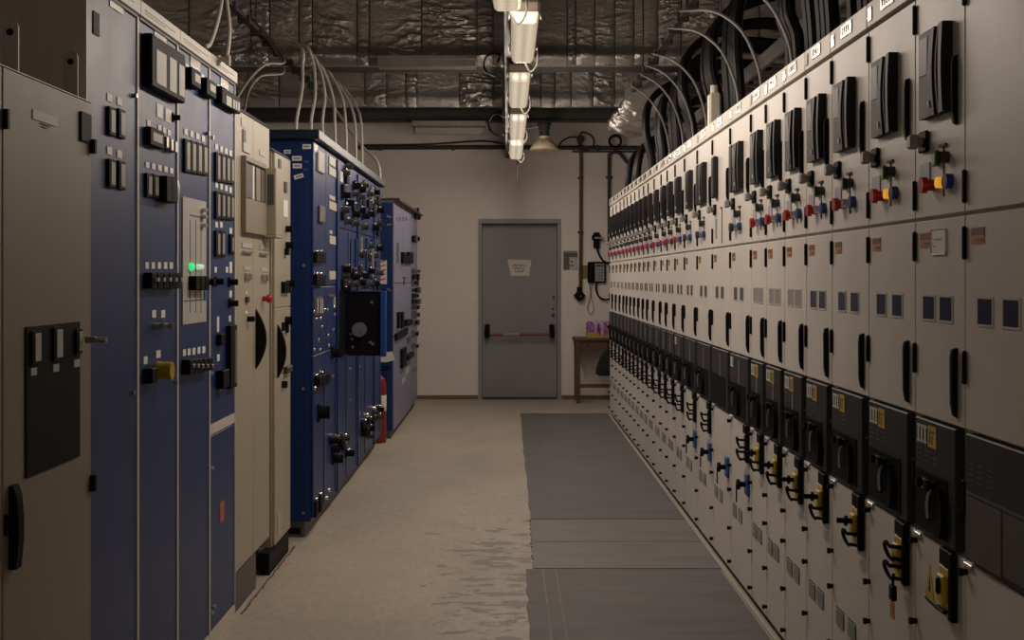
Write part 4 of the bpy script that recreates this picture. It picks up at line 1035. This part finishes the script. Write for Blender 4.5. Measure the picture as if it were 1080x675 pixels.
# column one
hb('terminal_strip', LGREY, 334, 340, 160, 182, 0, 0.02, 0.003); hb('white_label', WHITE, 331, 335, 152, 160, 0, 0.003)
hb('pull_handle', STEEL, 335.5, 340, 217, 235, 0, 0.03, 0.006)
for y_ in (266, 289.5):
    for px in (331.8, 335, 338.2): hb('breaker', BLACK, px - 1.4, px + 1.4, y_, y_ + 11, 0, 0.035, 0.003)
    for px in (333, 337.5): hchrome(px, y_ - 1)
hb('rack_frame', DGREY, 331.5, 339.5, 313, 332, 0, 0.01)
for px in (333, 336, 338): hb('rack_rib', LGREY, px - 0.5, px + 0.5, 315, 330, 0.01, 0.014)
for px, py in ((333, 337), (337.5, 336), (330.8, 329), (335.5, 359), (331, 369), (337, 369), (339, 345)): hchrome(px, py, 0.010, 0.012)
for px in (333, 337, 341): hb('breaker', BLACK, px - 1.7, px + 1.7, 396 - (px - 333) * .3, 407 - (px - 333) * .3, 0, 0.05, 0.004)
for px, py in ((333, 396), (339, 393), (331, 409)): hchrome(px, py)
hknob(336, 435, 0.035, 0.07)
for px in (332.3, 337): hb('foot_latch', BLACK, px - 1.2, px + 1.2, 528 - (px - 332) * 1.2, 545 - (px - 332) * 1.2, 0, 0.02, 0.002); hchrome(px + 0.4, 527 - (px - 332) * 1.2)
# column two with beige plates
for q in ((346.5, 353, 166, 175), (346.5, 353.5, 177, 186), (346.8, 352.5, 206.5, 211), (346.8, 354, 213, 222), (347, 349.5, 243, 247), (347, 353, 249, 258), (347, 353, 286, 295)): hb('beige_plate', FRAME, *q, 0, 0.01, 0.002, 'beige plate')
hb('rack_frame', DGREY, 346, 352.5, 310.5, 313, 0, 0.012); hb('rack_frame', LGREY, 351.6, 352.6, 313, 325, 0, 0.012)
for px, py in ((342, 327), (345, 327), (351.5, 324), (352.5, 332), (346, 354), (346, 365), (351, 348)): hchrome(px, py, 0.010, 0.012)
hknob(350, 372, 0.028, 0.06)
for px, py in ((348, 465), (352, 466), (350, 474), (353, 470)): hknob(px, py, 0.018, 0.05); hchrome(px + 0.8, py - 6, 0.010, 0.05)
hknob(351, 484, 0.024, 0.07); hchrome(346, 517); hchrome(343.5, 525)
# columns three to seven: switch groups
hb('white_label', WHITE, 358, 360.5, 181, 192, 0, 0.012)
rows = {
    361: (183, 199, 206, 222, 228, 284, 291, 299, 306, 462, 470),
    364.5: (176, 190, 214, 234, 283, 290, 300, 304, 478),
    372: (196, 205, 218, 226, 236, 287, 292, 300),
    378: (200, 208, 214, 222, 268, 284, 298),
    382: (196, 212, 228, 240, 268, 291, 302, 447, 456),
    388: (205, 215, 226, 260, 272, 286, 300, 444, 452, 460),
    393: (203, 213, 224, 240, 270, 278, 299, 435, 442),
    398: (212, 222, 236, 245, 262, 288, 302, 432, 440)}
random.seed(21)
for px, ys in rows.items():
    for j, py in enumerate(ys):
        if (j + int(px)) % 3 == 0: hknob(px + random.uniform(-.4, .4), py, 0.020, 0.06)
        elif (j + int(px)) % 3 == 1: hknob(px, py, 0.016, 0.05, STEELDARK)
        else: hb('breaker', BLACK, px - 1.4, px + 1.4, py - 4, py + 4, 0, 0.03, 0.003)
        hchrome(px + 0.7, py - 4, 0.011, 0.04)
for px in (369, 374.5, 386, 392): hb('door_strip', DBLUE, px - 0.5, px + 0.5, 252, 300, 0, 0.02)
for px, y0, y1 in ((391, 196, 215), (391, 262, 292), (379, 250, 266)): hb('loop_handle', STEEL, px - 0.6, px + 0.6, y0, y1, 0, 0.035, 0.004)
hb('pilot_lamp', WHITELIT, 364, 366, 213.5, 216, 0, 0.03, 0.003)
hb('lower_lever', BLACK, 381, 384, 449, 459, 0, 0.07, 0.006); hchrome(384, 437, 0.016, 0.05); hchrome(392, 430, 0.016, 0.05)
for px, py in ((356, 402), (351, 397), (346.5, 401), (369, 389), (379, 386), (369, 422)): hchrome(px, py, 0.010, 0.012)
# side stickers (facing the viewer)
for k, (px, py, dx, dy, m_, an) in enumerate(((303, 160, 7, 4, WHITE, 0), (313, 167, 10, 5, WHITE, 0.0), (313.5, 175, 9.5, 5, WHITE, 0), (323.5, 154.5, 9, 5, WHITE, 0), (315, 186, 10, 4.5, WHITE, -0.3), (323, 170.5, 5, 2.5, LOCKBLUE, 0.2), (322, 179, 5, 2.5, LOCKBLUE, 0.1))):
    c = at(px, py, G0 - 0.0015); s_ = G0 / F
    o = put('sticker', MB().box(-0.0012, 0, -dx * s_ / 2, dx * s_ / 2, -dy * s_ / 2, dy * s_ / 2), m_, P, (-0.0002, -(c.x - XH), c.z), None, (an, 0, 0))
    if m_ is WHITE: put('sticker_print', MB().box(-0.0016, -0.0012, -dx * s_ / 3, dx * s_ / 3, -0.0045, 0.0045), GREY, o)
for px, py in ((320.5, 280), (320, 541), (320, 410)):
    c = at(px, py, G0); put('rivet', MB().cyl((-0.0002, -(c.x - XH), c.z), (-1, 0, 0), 0.008, 0.006, 10), STEEL, P)
# open compartment flap with instruments on its back
u = 7.74 - G0
cv = put('compartment', B(7.303 - G0, 7.73 - G0, 0.006, 0.0135, 0.875, 1.265), BLACK, P)
fl = put('open_flap', MB().box(u, u + 0.012, -0.215, -0.004, 0.865, 1.265), BLACK, P, label='open flap, black inside')
put('flap_rim', MB().box(u - 0.03, u + 0.02, -0.250, -0.2155, 0.86, 1.27, 0.003), mat('bright blue enamel', (0.010, 0.06, 0.28), 0.35), fl)
put('flap_rim', MB().box(u - 0.012, u + 0.02, -0.2155, -0.004, 1.2655, 1.272), DBLUE, fl)
put('instrument_back', MB().cyl((u - 0.0005, -0.085, 1.03), (-1, 0, 0), 0.045, 0.05, 24).cyl((u - 0.0505, -0.10, 1.02), (-1, 0, 0), 0.008, 0.012, 10), BLUEGREYD, fl, label='round grey instrument housing')
for q in ((-0.16, 1.2), (-0.15, 0.95), (-0.165, 0.94), (-0.035, 0.97), (-0.04, 0.92), (-0.03, 1.0)):
    put('terminal', MB().cyl((u - 0.0005, q[0], q[1]), (-1, 0, 0), 0.009, 0.012, 10), STEEL, fl)
tag(put('paper_tag', MB().prism([(-0.075, 0.0), (0.05, 0.012), (0.075, -0.055), (0.0, -0.075), (-0.05, -0.07)], -0.001, 0.001), PAPER, None, (-0.965, 9.80, 0.755)), 'crooked white paper tag hanging above the red extinguisher', 'tag')

# red extinguisher between the blue cabinets
t = thing('fire_extinguisher', 'red fire extinguisher with white label standing between the two blue cabinets', 'extinguisher', (-1.063, 10.12, 0))
put('cylinder', MB().lathe((0, 0, 0), (0, 0, 1), [(0.066, 0.0), (0.07, 0.01), (0.07, 0.47), (0.06, 0.52), (0.03, 0.55), (0.02, 0.56)], 24), EXTRED, t)
put('label_band', MB().lathe((0, 0, 0.26), (0, 0, 1), [(0.0705, 0), (0.071, 0.001), (0.071, 0.13), (0.0705, 0.131)], 24), PAPER, t)
put('valve', MB().cyl((0, 0, 0.558), (0, 0, 1), 0.018, 0.04, 12).box(-0.02, 0.09, -0.01, 0.01, 0.59, 0.605, 0.003).box(-0.02, 0.10, -0.01, 0.01, 0.615, 0.63, 0.003), BLACK, t)
put('hose', MB().tube(spline([(0.0, -0.02, 0.58), (0.02, -0.085, 0.53), (0.03, -0.082, 0.38), (0.03, -0.081, 0.2)]), 0.008, 8), RUBBER, t)

# ------------------------------------------------------------------ left: far blue cabinet
XE = -0.95
H0 = 10.34; H1 = 13.0
P = thing('far_blue_cabinet', 'lower blue cabinet with flat black roof at the far end of the left row', 'cabinet', (XE, H0, 0), PI / 2)
w = H1 - H0
put('body', B(0, w, 0.014, 0.9, 0.07, 1.985), DBLUE, P)
put('plinth', B(0.02, w, 0.03, 0.9, 0, 0.0695), DGREY, P)
put('roof', B(-0.02, w + 0.12, -0.05, 0.95, 2.003, 2.02), STEELDARK, P)
put('roof_frame', B(0.0, w, 0.0, 0.9, 1.9855, 2.0025), GALV, P)
mid = depth_on(XE, 433.5) - H0
LILAC = mat('pale violet blue enamel', (0.20, 0.195, 0.30), 0.4, var=0.05)
for (u0, u1) in ((0.003, mid - 0.05), (mid + 0.02, w - 0.003)):
    um = (u0 + u1) / 2
    for (a, c) in ((0.075, 0.85), (0.856, 1.3), (1.306, 1.98)):
        for (p, q) in ((u0, um - 0.003), (um + 0.003, u1)):
            put('door_panel', B(p, q, 0, 0.0135, a, c, 0.003), LILAC, P)
def eb(name, m, px0, px1, py0, py1, p0, p1, bev=0.0): return abox(name, m, P, px0, px1, py0, py1, p0, p1 * 0.55, XE, H0, bev)
for px in (419, 422, 425.3, 428.5): eb('slot', DGREY, px - 0.7, px + 0.7, 229, 233, 0, 0.004)
for px in (418.5, 420): eb('strip', DGREY, px - 0.4, px + 0.4, 256, 277, 0, 0.008)
for px in (424, 427, 430, 432): eb('breaker', BLACK, px - 1.3, px + 1.3, 266 + (px % 2) * 3, 278, 0, 0.05, 0.004)
eb('slot', STEELDARK, 425, 427.5, 292, 294, 0, 0.01); eb('slot', STEELDARK, 425.5, 426.2, 295, 301, 0, 0.01)
for px in (419.3, 423): eb('lever', BLACK, px - 0.9, px + 0.9, 329, 346, 0, 0.04, 0.004)
for px in (427, 430): eb('breaker', BLACK, px - 1.4, px + 1.4, 337, 343, 0, 0.06, 0.004)
eb('latch_bar', BLACK, 416, 428, 349, 356, 0, 0.04, 0.004); eb('round_meter', DGREY, 429, 432, 355, 361, 0, 0.02)
eb('latch_bar', BLACK, 422, 426, 367, 387, 0, 0.05, 0.004); eb('breaker', BLACK, 427, 433, 373, 378, 0, 0.07, 0.004)
eb('label_plate', LGREY, 424, 427.5, 398, 404, 0, 0.004); eb('label_plate', LGREY, 428, 431.5, 387, 394, 0, 0.004)
random.seed(2)
for px in (435, 437.5, 440):
    for py in (222, 228, 252, 286, 292, 298, 306, 312, 318, 324, 332, 340, 352, 365):
        m_ = random.choice((BLACK, BLACK, STEELDARK, DGREY))
        dx = random.uniform(0.5, 1.0); dy = random.uniform(1.5, 4)
        eb('breaker', m_, px - dx, px + dx, py - dy, py + dy, 0, random.uniform(0.015, 0.06), 0.003)
for px in (436, 439): eb('slot', DGREY, px - 0.6, px + 0.6, 388, 392, 0, 0.004)
for px, py in ((409, 228), (411.5, 229), (409, 237), (411.5, 236.5), (409, 305), (411, 306)):
    c = at(px, py, H0); put('rivet', MB().cyl((-0.0002, -(c.x - XE), c.z), (-1, 0, 0), 0.010, 0.006, 10), STEEL, P)
s_ = thing('warning_poster', 'white sheet with red strokes on the side of the far blue cabinet', 'poster', (-1.045, H0 - 0.0015, 1.30))
put('sheet', B(-0.06, 0.035, -0.002, 0, 0, 0.20), PAPER, s_)
rp = MB()
for k in range(5):
    zc = 0.02 + k * 0.038
    rp.prism([(-0.05, zc), (0.025, zc + 0.02), (0.025, zc + 0.03), (-0.05, zc + 0.012)], -0.0028, -0.002)
put('red_strokes', rp, RED, s_)

# ------------------------------------------------------------------ cables over the left row
def wcable(name, label, pts, r=0.011, m=CABLEW, group=None):
    return tag(put(name, MB().tube(spline(pts, 6), r, 8), m), label, 'cable', group)
wc = [
    (7.0, [(312.5, 129), (318.5, 95), (319, 72), (317, 50)], 0.9),
    (7.35, [(328, 129), (332.5, 98), (330, 65), (320, 47)], 0.7),
    (7.7, [(340, 129), (342.7, 100), (337, 72), (326, 55)], 0.8),
    (8.05, [(353, 129), (352, 108), (345, 83), (334, 65)], 0.8),
    (8.45, [(364.5, 129), (361, 104), (352, 84), (342, 73)], 0.7),
    (8.9, [(374.5, 131), (369, 110), (361, 95), (352, 84)], 0.7),
    (9.3, [(381, 131), (376, 113), (369, 101), (358, 90)], 0.6)]
for k, (Y, pp, dy) in enumerate(wc):
    P0 = [at(px, py, Y + 0.12 * j) for j, (px, py) in enumerate(pp)]
    base = Vector((P0[0].x + 0.01, P0[0].y - 0.02, 2.1275))
    end = Vector((-1.575, Y + dy + 0.4, 2.955))
    wcable('white_cable', f'off white cable, {ORD[k]} from the left, rising from the tall blue cabinet roof', [base] + P0 + [end], 0.0095, group='white cables above the tall blue cabinet')
c1 = [(-1.00, 9.70, 2.1275), (-1.01, 9.71, 2.22), (-1.05, 9.75, 2.30), (-1.2, 9.9, 2.45), (-1.575, 10.4, 2.955)]
wcable('white_cable', 'off white cable, eighth from the left, rising from the tall blue cabinet roof', c1, group='white cables above the tall blue cabinet')
wcable('white_cable', 'left strand of the white cable pair rising from the blue control cabinets', [(-1.09, 4.45, 2.1895), at(222, 45, 4.5), at(230, 20, 4.6), at(234, -5, 4.7), at(233, -40, 4.85), (-1.575, 5.2, 2.955)], 0.008)
wcable('white_cable', 'right strand of the white cable pair rising from the blue control cabinets', [(-1.09, 4.76, 2.1895), at(240, 55, 4.77), at(242, 30, 4.8), at(239, 0, 4.9), at(237, -35, 5.0), (-1.575, 5.35, 2.955)], 0.008)
lp_ = [at(235.5 + 5.5 * math.cos(a), 68 + 6 * math.sin(a), 4.62) for a in [PI * 1.05 * i / 8 + PI * 0.98 for i in range(9)]]
wcable('white_cable', 'small white cable loop on top edge of the blue control cabinets', [Vector((lp_[0].x, 4.62, 2.1895))] + lp_ + [Vector((lp_[-1].x, 4.62, 2.1895))], 0.009)
wcable('grey_cable', 'grey cable, outer of the two arches above the beige left cabinets', [(-1.22, 5.4, 2.083), at(262, 85, 5.6), at(280, 68, 5.9), at(300, 62, 6.6), (-1.575, 7.6, 2.955)], 0.006, CABLEG)
wcable('grey_cable', 'grey cable, inner of the two arches above the beige left cabinets', [(-1.2, 5.6, 2.083), at(263, 95, 5.8), at(276, 80, 6.1), at(300, 73, 6.8), (-1.575, 7.9, 2.955)], 0.006, CABLEG)

# ------------------------------------------------------------------ back wall fittings
def wallp(px, py, off=0.0): p = at(px, py, BACK); return Vector((p.x, BACK - off, p.z))
t = thing('wall_pipe', 'dark pipe running across the whole back wall above the door', 'pipe', (0, BACK, 2.79))
put('pipe', MB().tube([(-1.65, -0.05, 0.0), (-0.4, -0.05, 0.005), (0.9, -0.05, 0.0), (XR - 0.01, -0.05, 0.0)], 0.024, 10), STEELDARK, t)
put('cable', MB().tube(spline([(-1.65, -0.03, 0.03), (-0.9, -0.03, 0.04), (-0.3, -0.03, 0.075), (-0.05, -0.03, 0.05)]), 0.010, 8), STEELDARK, t)
put('trunking', B(0.72, XR - 0.01, -0.035, -0.001, -0.05, -0.028), STEELDARK, t)
for x in (-1.4, -0.6, 0.3, 1.0): put('pipe_clamp', B(x - 0.012, x + 0.012, -0.078, -0.001, -0.03, 0.03, 0.004), STEELDARK, t)
t = thing('wall_conduit', 'long dark conduit coming down the back wall to a plug, right of the door', 'conduit', wallp(612, 150))
z0 = wallp(612, 302).z - wallp(612, 150).z
put('pipe', MB().tube(spline([(-0.02, -0.05, 0.02), (-0.005, -0.04, -0.06), (0.005, -0.03, -0.14), (0.005, -0.03, -0.6), (0.0, -0.03, z0)]), 0.019, 10), WOOD, t)
put('junction_box', MB().cyl((0, -0.01, 0.03), (0, -1, 0), 0.045, 0.05, 16), STEELDARK, t)
for zz in (-0.40, -1.0): put('clamp', B(-0.03, 0.03, -0.052, -0.001, zz - 0.012, zz + 0.012, 0.003), STEELDARK, t)
ar = [(0.02 + 0.13 * math.cos(a), -0.03, 0.0 + 0.105 * math.sin(a)) for a in [math.radians(d_) for d_ in range(-70, 100, 15)]]
put('cable_loop', MB().tube(spline([(0.0, -0.03, -0.02)] + ar[::1] + [(0.0, -0.05, 0.05)], 3), 0.008, 6), RUBBER, t)
put('cable_loop', MB().tube(spline([(0.0, -0.05, 0.05), (-0.12, -0.03, 0.05), (-0.2, -0.03, 0.01), (-0.24, -0.03, -0.04)], 5), 0.008, 6), RUBBER, t)
pg = thing('plug_socket', 'black round plug socket at the end of the wall conduit', 'socket', wallp(611, 312))
put('shell', MB().lathe((0, 0, 0), (0, -1, 0), [(0.05, 0.001), (0.055, 0.02), (0.05, 0.07), (0.03, 0.085)], 18).cyl((0, -0.03, 0.035), (0, 0, 1), 0.03, 0.065, 12), BLACK, pg)
put('pin', MB().cyl((0.01, -0.085, -0.005), (0, -1, 0), 0.008, 0.008, 10), CHROME, pg)
put('side_screw', MB().cyl((-0.065, -0.03, 0.005), (1, 0, 0), 0.01, 0.13, 8), BLACK, pg)
t = thing('wall_conduit', 'shorter dark conduit on the back wall, right beside the switchgear row', 'conduit', wallp(643, 160))
put('pipe', MB().tube(spline([(0.03, -0.05, 0.0), (-0.01, -0.04, -0.05), (-0.01, -0.03, -0.12), (-0.01, -0.03, -1.0)]), 0.018, 10), STEELDARK, t)
put('clamp', B(-0.045, 0.025, -0.052, -0.001, -0.30, -0.275, 0.003), STEELDARK, t)
put('bent_branch', MB().tube(spline([(0.03, -0.05, 0.0), (0.10, -0.05, -0.02), (0.17, -0.05, -0.10), (0.23, -0.05, -0.17)]), 0.02, 10), STEELDARK, t)
cl = []
for i in range(49):
    a = 2 * PI * i / 16; cl.append((0.065 * math.cos(a), -0.085 - 0.006 * i / 8, 0.065 * math.sin(a)))
o = tag(put('cable_coil', MB().tube(cl, 0.013, 7), RUBBER, None, wallp(648, 150)), 'round black cable coil hung on the back wall pipe', 'cable coil')
nb = thing('wall_notice', 'dark printed notice sheet with pale fields, right of the door', 'notice', wallp(602, 275))
put('sheet', B(-0.085, 0.078, -0.002, -0.0005, -0.105, 0.11), LGREY, nb)
put('printed_field', MB().box(-0.08, 0.075, -0.0028, -0.002, 0.04, 0.09).box(-0.08, -0.015, -0.0028, -0.002, -0.10, 0.038).box(-0.012, 0.03, -0.0028, -0.002, -0.06, -0.045).box(0.0, 0.02, -0.0028, -0.002, -0.02, 0.0).box(-0.08, 0.07, -0.0028, -0.002, 0.098, 0.108), DGREY, nb)
tag(put('ochre_card', B(-0.04, 0.04, -0.004, -0.0005, -0.075, 0.075), BOXYEL, None, wallp(616.5, 287)), 'ochre printed card on the back wall behind the conduit', 'card')
ph = thing('wall_phone', 'black wall telephone with grey keypad beside the end of the switchgear row', 'telephone', wallp(629, 287.5))
put('base', B(-0.10, 0.10, -0.05, -0.0005, -0.115, 0.12, 0.012), BLACK, ph)
kp = put('keypad', B(-0.02, 0.085, -0.062, -0.0505, -0.10, 0.10, 0.006), GREY, ph)
put('phone_display', MB().box(-0.01, 0.07, -0.0635, -0.062, 0.06, 0.09), DGREY, kp)
for r in range(4):
    for c in range(3): put('key', shared('phone_key', lambda mb: mb.box(0, 0.016, -0.066, -0.062, 0, 0.016, 0.002)), DGREY, kp, (0.0 + c * 0.025, 0, -0.075 + r * 0.032))
put('handset', MB().box(-0.092, -0.035, -0.085, -0.0505, -0.10, 0.10, 0.014), BLACK, ph)
put('cord', MB().tube(spline([(0.0, -0.03, -0.115), (-0.005, -0.04, -0.19), (0.03, -0.04, -0.27), (0.10, -0.04, -0.30), (0.17, -0.04, -0.28)]), 0.010, 8), RUBBER, ph)
put('thin_cord', MB().tube(spline([(-0.08, -0.02, -0.115), (-0.07, -0.02, -0.25), (-0.1, -0.02, -0.40), (-0.065, -0.02, -0.46), (-0.03, -0.02, -0.40), (-0.06, -0.02, -0.26), (-0.05, -0.02, -0.115)]), 0.0035, 6), CABLEG, ph)
hs = thing('wall_receiver', 'small black receiver on the wall above the telephone', 'receiver', wallp(629.5, 253.5))
put('cradle', B(-0.04, 0.03, -0.04, -0.0005, -0.09, 0.09, 0.01), BLACK, hs)
put('head', B(-0.06, 0.045, -0.075, -0.0405, 0.0, 0.06, 0.01), BLACK, hs)
put('rim', B(-0.03, 0.05, -0.08, -0.0755, 0.015, 0.035, 0.004), GREY, hs)
put('cord', MB().tube(spline([(0.0, -0.03, -0.09), (0.02, -0.05, -0.16), (0.07, -0.05, -0.23), (0.13, -0.05, -0.25), (0.18, -0.05, -0.20), (0.2, -0.05, -0.15)]), 0.011, 8), RUBBER, hs)

# table at the back wall
t = thing('side_table', 'small dark brown wooden table by the back wall, behind the switchgear row', 'table', (0.74, 13.25, 0))
TW, TD, TH = 0.62, 0.42, 0.70
put('tabletop', B(-0.02, TW, -0.01, TD, TH - 0.028, TH, 0.003), WOOD, t)
for x in (0.0, TW - 0.06):
    for y in (0.005, TD - 0.05): put('leg', shared('table_leg', lambda mb: mb.box(0, 0.042, 0, 0.042, 0, TH - 0.0285, 0.002)), WOOD, t, (x, y, 0))
put('apron', B(0.043, TW - 0.061, 0.012, 0.03, TH - 0.12, TH - 0.0285), WOOD, t)
put('apron', B(0.012, 0.03, 0.048, TD - 0.051, TH - 0.12, TH - 0.0285), WOOD, t)
put('stretcher', B(0.043, TW - 0.061, 0.015, 0.035, 0.165, 0.205), WOOD, t)
put('drawer_knob', MB().cyl((0.12, 0.0118, TH - 0.07), (0, -1, 0), 0.012, 0.02, 10), STEELDARK, t)
for k in range(2):
    x0 = 0.862 + k * 0.135
    pk = thing('bottle_pack', ['purple wrapped bottle pack with golden base, left one on the table', 'purple wrapped bottle pack beside the left one, half behind the cabinets'][k], 'bottle pack', (x0, 13.32, TH + 0.0005), 0, 'bottle packs on the side table')
    fm = MB()
    fm.box(0.004, 0.126, 0.004, 0.188, 0.0, 0.150, 0.012, 2)
    put('film_core', fm, PURPLE, pk)
    for a in range(2):
        for b2 in range(3):
            bt = put('bottle', shared('bottle', lambda mb: mb.lathe((0, 0, 0), (0, 0, 1), [(0.0305, 0), (0.0315, 0.006), (0.0315, 0.075), (0.030, 0.08), (0.0315, 0.085), (0.0315, 0.150), (0.026, 0.165), (0.014, 0.172)], 14)), PURPLE if (a + k) % 2 == 0 else PINK, pk, (0.032 + a * 0.064, 0.032 + b2 * 0.064, 0.001))
            put('cap', shared('bottle_cap', lambda mb: mb.cyl((0, 0, 0.1722), (0, 0, 1), 0.014, 0.008, 10)), PINK, bt)
    put('carton_tray', MB().box(-0.001, 0.1295, -0.002, -0.0005, 0.0, 0.06 if k == 0 else 0.03).box(-0.003, -0.0012, 0, 0.19, 0.0, 0.05), GOLD, pk)
# bag hung at the table
bag = MB(); prof = [(0.0, 0.02), (0.08, 0.06), (0.2, 0.085), (0.26, 0.08), (0.28, 0.05)]; rings = []
for d_, r in prof:
    rings.append([bag.bm.verts.new((r * 1.1 * math.cos(2 * PI * i / 14) * (1 + 0.12 * math.sin(3 * i)) - d_ * 0.12, 0.45 * r * math.sin(2 * PI * i / 14), -d_)) for i in range(14)])
for A, C in zip(rings, rings[1:]):
    for i in range(14): bag.bm.faces.new((A[i], A[(i + 1) % 14], C[(i + 1) % 14], C[i]))
bag.bm.faces.new(rings[0][::-1]); bag.bm.faces.new(rings[-1])
bag.tube([(0, 0, -0.01), (0.0, 0.01, 0.09)], 0.006, 6)
bmesh.ops.recalc_face_normals(bag.bm, faces=bag.bm.faces[:])
tag(put('hanging_bag', bag, CLOTH, None, (1.075, 13.2, 0.58)), 'black cloth bag hanging under the brown table, beside the switchgear row', 'bag')

# ------------------------------------------------------------------ mats and floor plates
def floor_mat_obj(name, label, x0, x1, y0, y1, m, cat, lines=()):
    t = thing(name, label, cat, (x0, y0, 0))
    sl = MB(); b = sl.bm; n = 24
    lo = []; hi = []
    outline = [(0, 0), (x1 - x0, 0)] + [(x1 - x0, y1 - y0)] + [(0.012 * noise.noise(Vector((k * 1.3, x0, y0))), (y1 - y0) * (1 - k / n)) for k in range(0, n)]
    A = [b.verts.new((x, y, 0.0003)) for x, y in outline]; C = [b.verts.new((x, y, 0.006)) for x, y in outline]
    fs = [b.faces.new((A[i], A[(i + 1) % len(A)], C[(i + 1) % len(A)], C[i])) for i in range(len(A))] + [b.faces.new(A[::-1]), b.faces.new(C)]
    bmesh.ops.recalc_face_normals(b, faces=fs)
    put('sheet', sl, m, t)
    for (a, wd, mm) in lines: put('ridge', B(a, a + wd, 0.01, y1 - y0 - 0.01, 0.0061, 0.0075), mm, t)
    return t
floor_mat_obj('rubber_mat', 'long dark grey rubber mat along the far switchgear cabinets', 0.13, 1.0, 6.90, 12.25, MATM, 'mat', ((0.09, 0.008, DGREY), (0.14, 0.008, DGREY)))
floor_mat_obj('floor_plate', 'farther grey floor plate between the two rubber mats', 0.125, 1.0, 6.31, 6.885, MATM2, 'floor plate')
floor_mat_obj('floor_plate', 'nearer grey floor plate between the two rubber mats', 0.122, 1.0, 5.73, 6.30, MATM2, 'floor plate')
floor_mat_obj('rubber_mat', 'grey rubber mat in the foreground with pale lengthwise ridges', 0.085, 0.985, 2.6, 5.715, MATM, 'mat', ((0.075, 0.010, CAULKD), (0.135, 0.007, CAULKD)))
tag(put('floor_trim_strip', B(0.995, 1.008, 1.98, 12.18, 0.0003, 0.008), CAULK), 'pale trim strip on the floor along the foot of the switchgear row', 'strip')
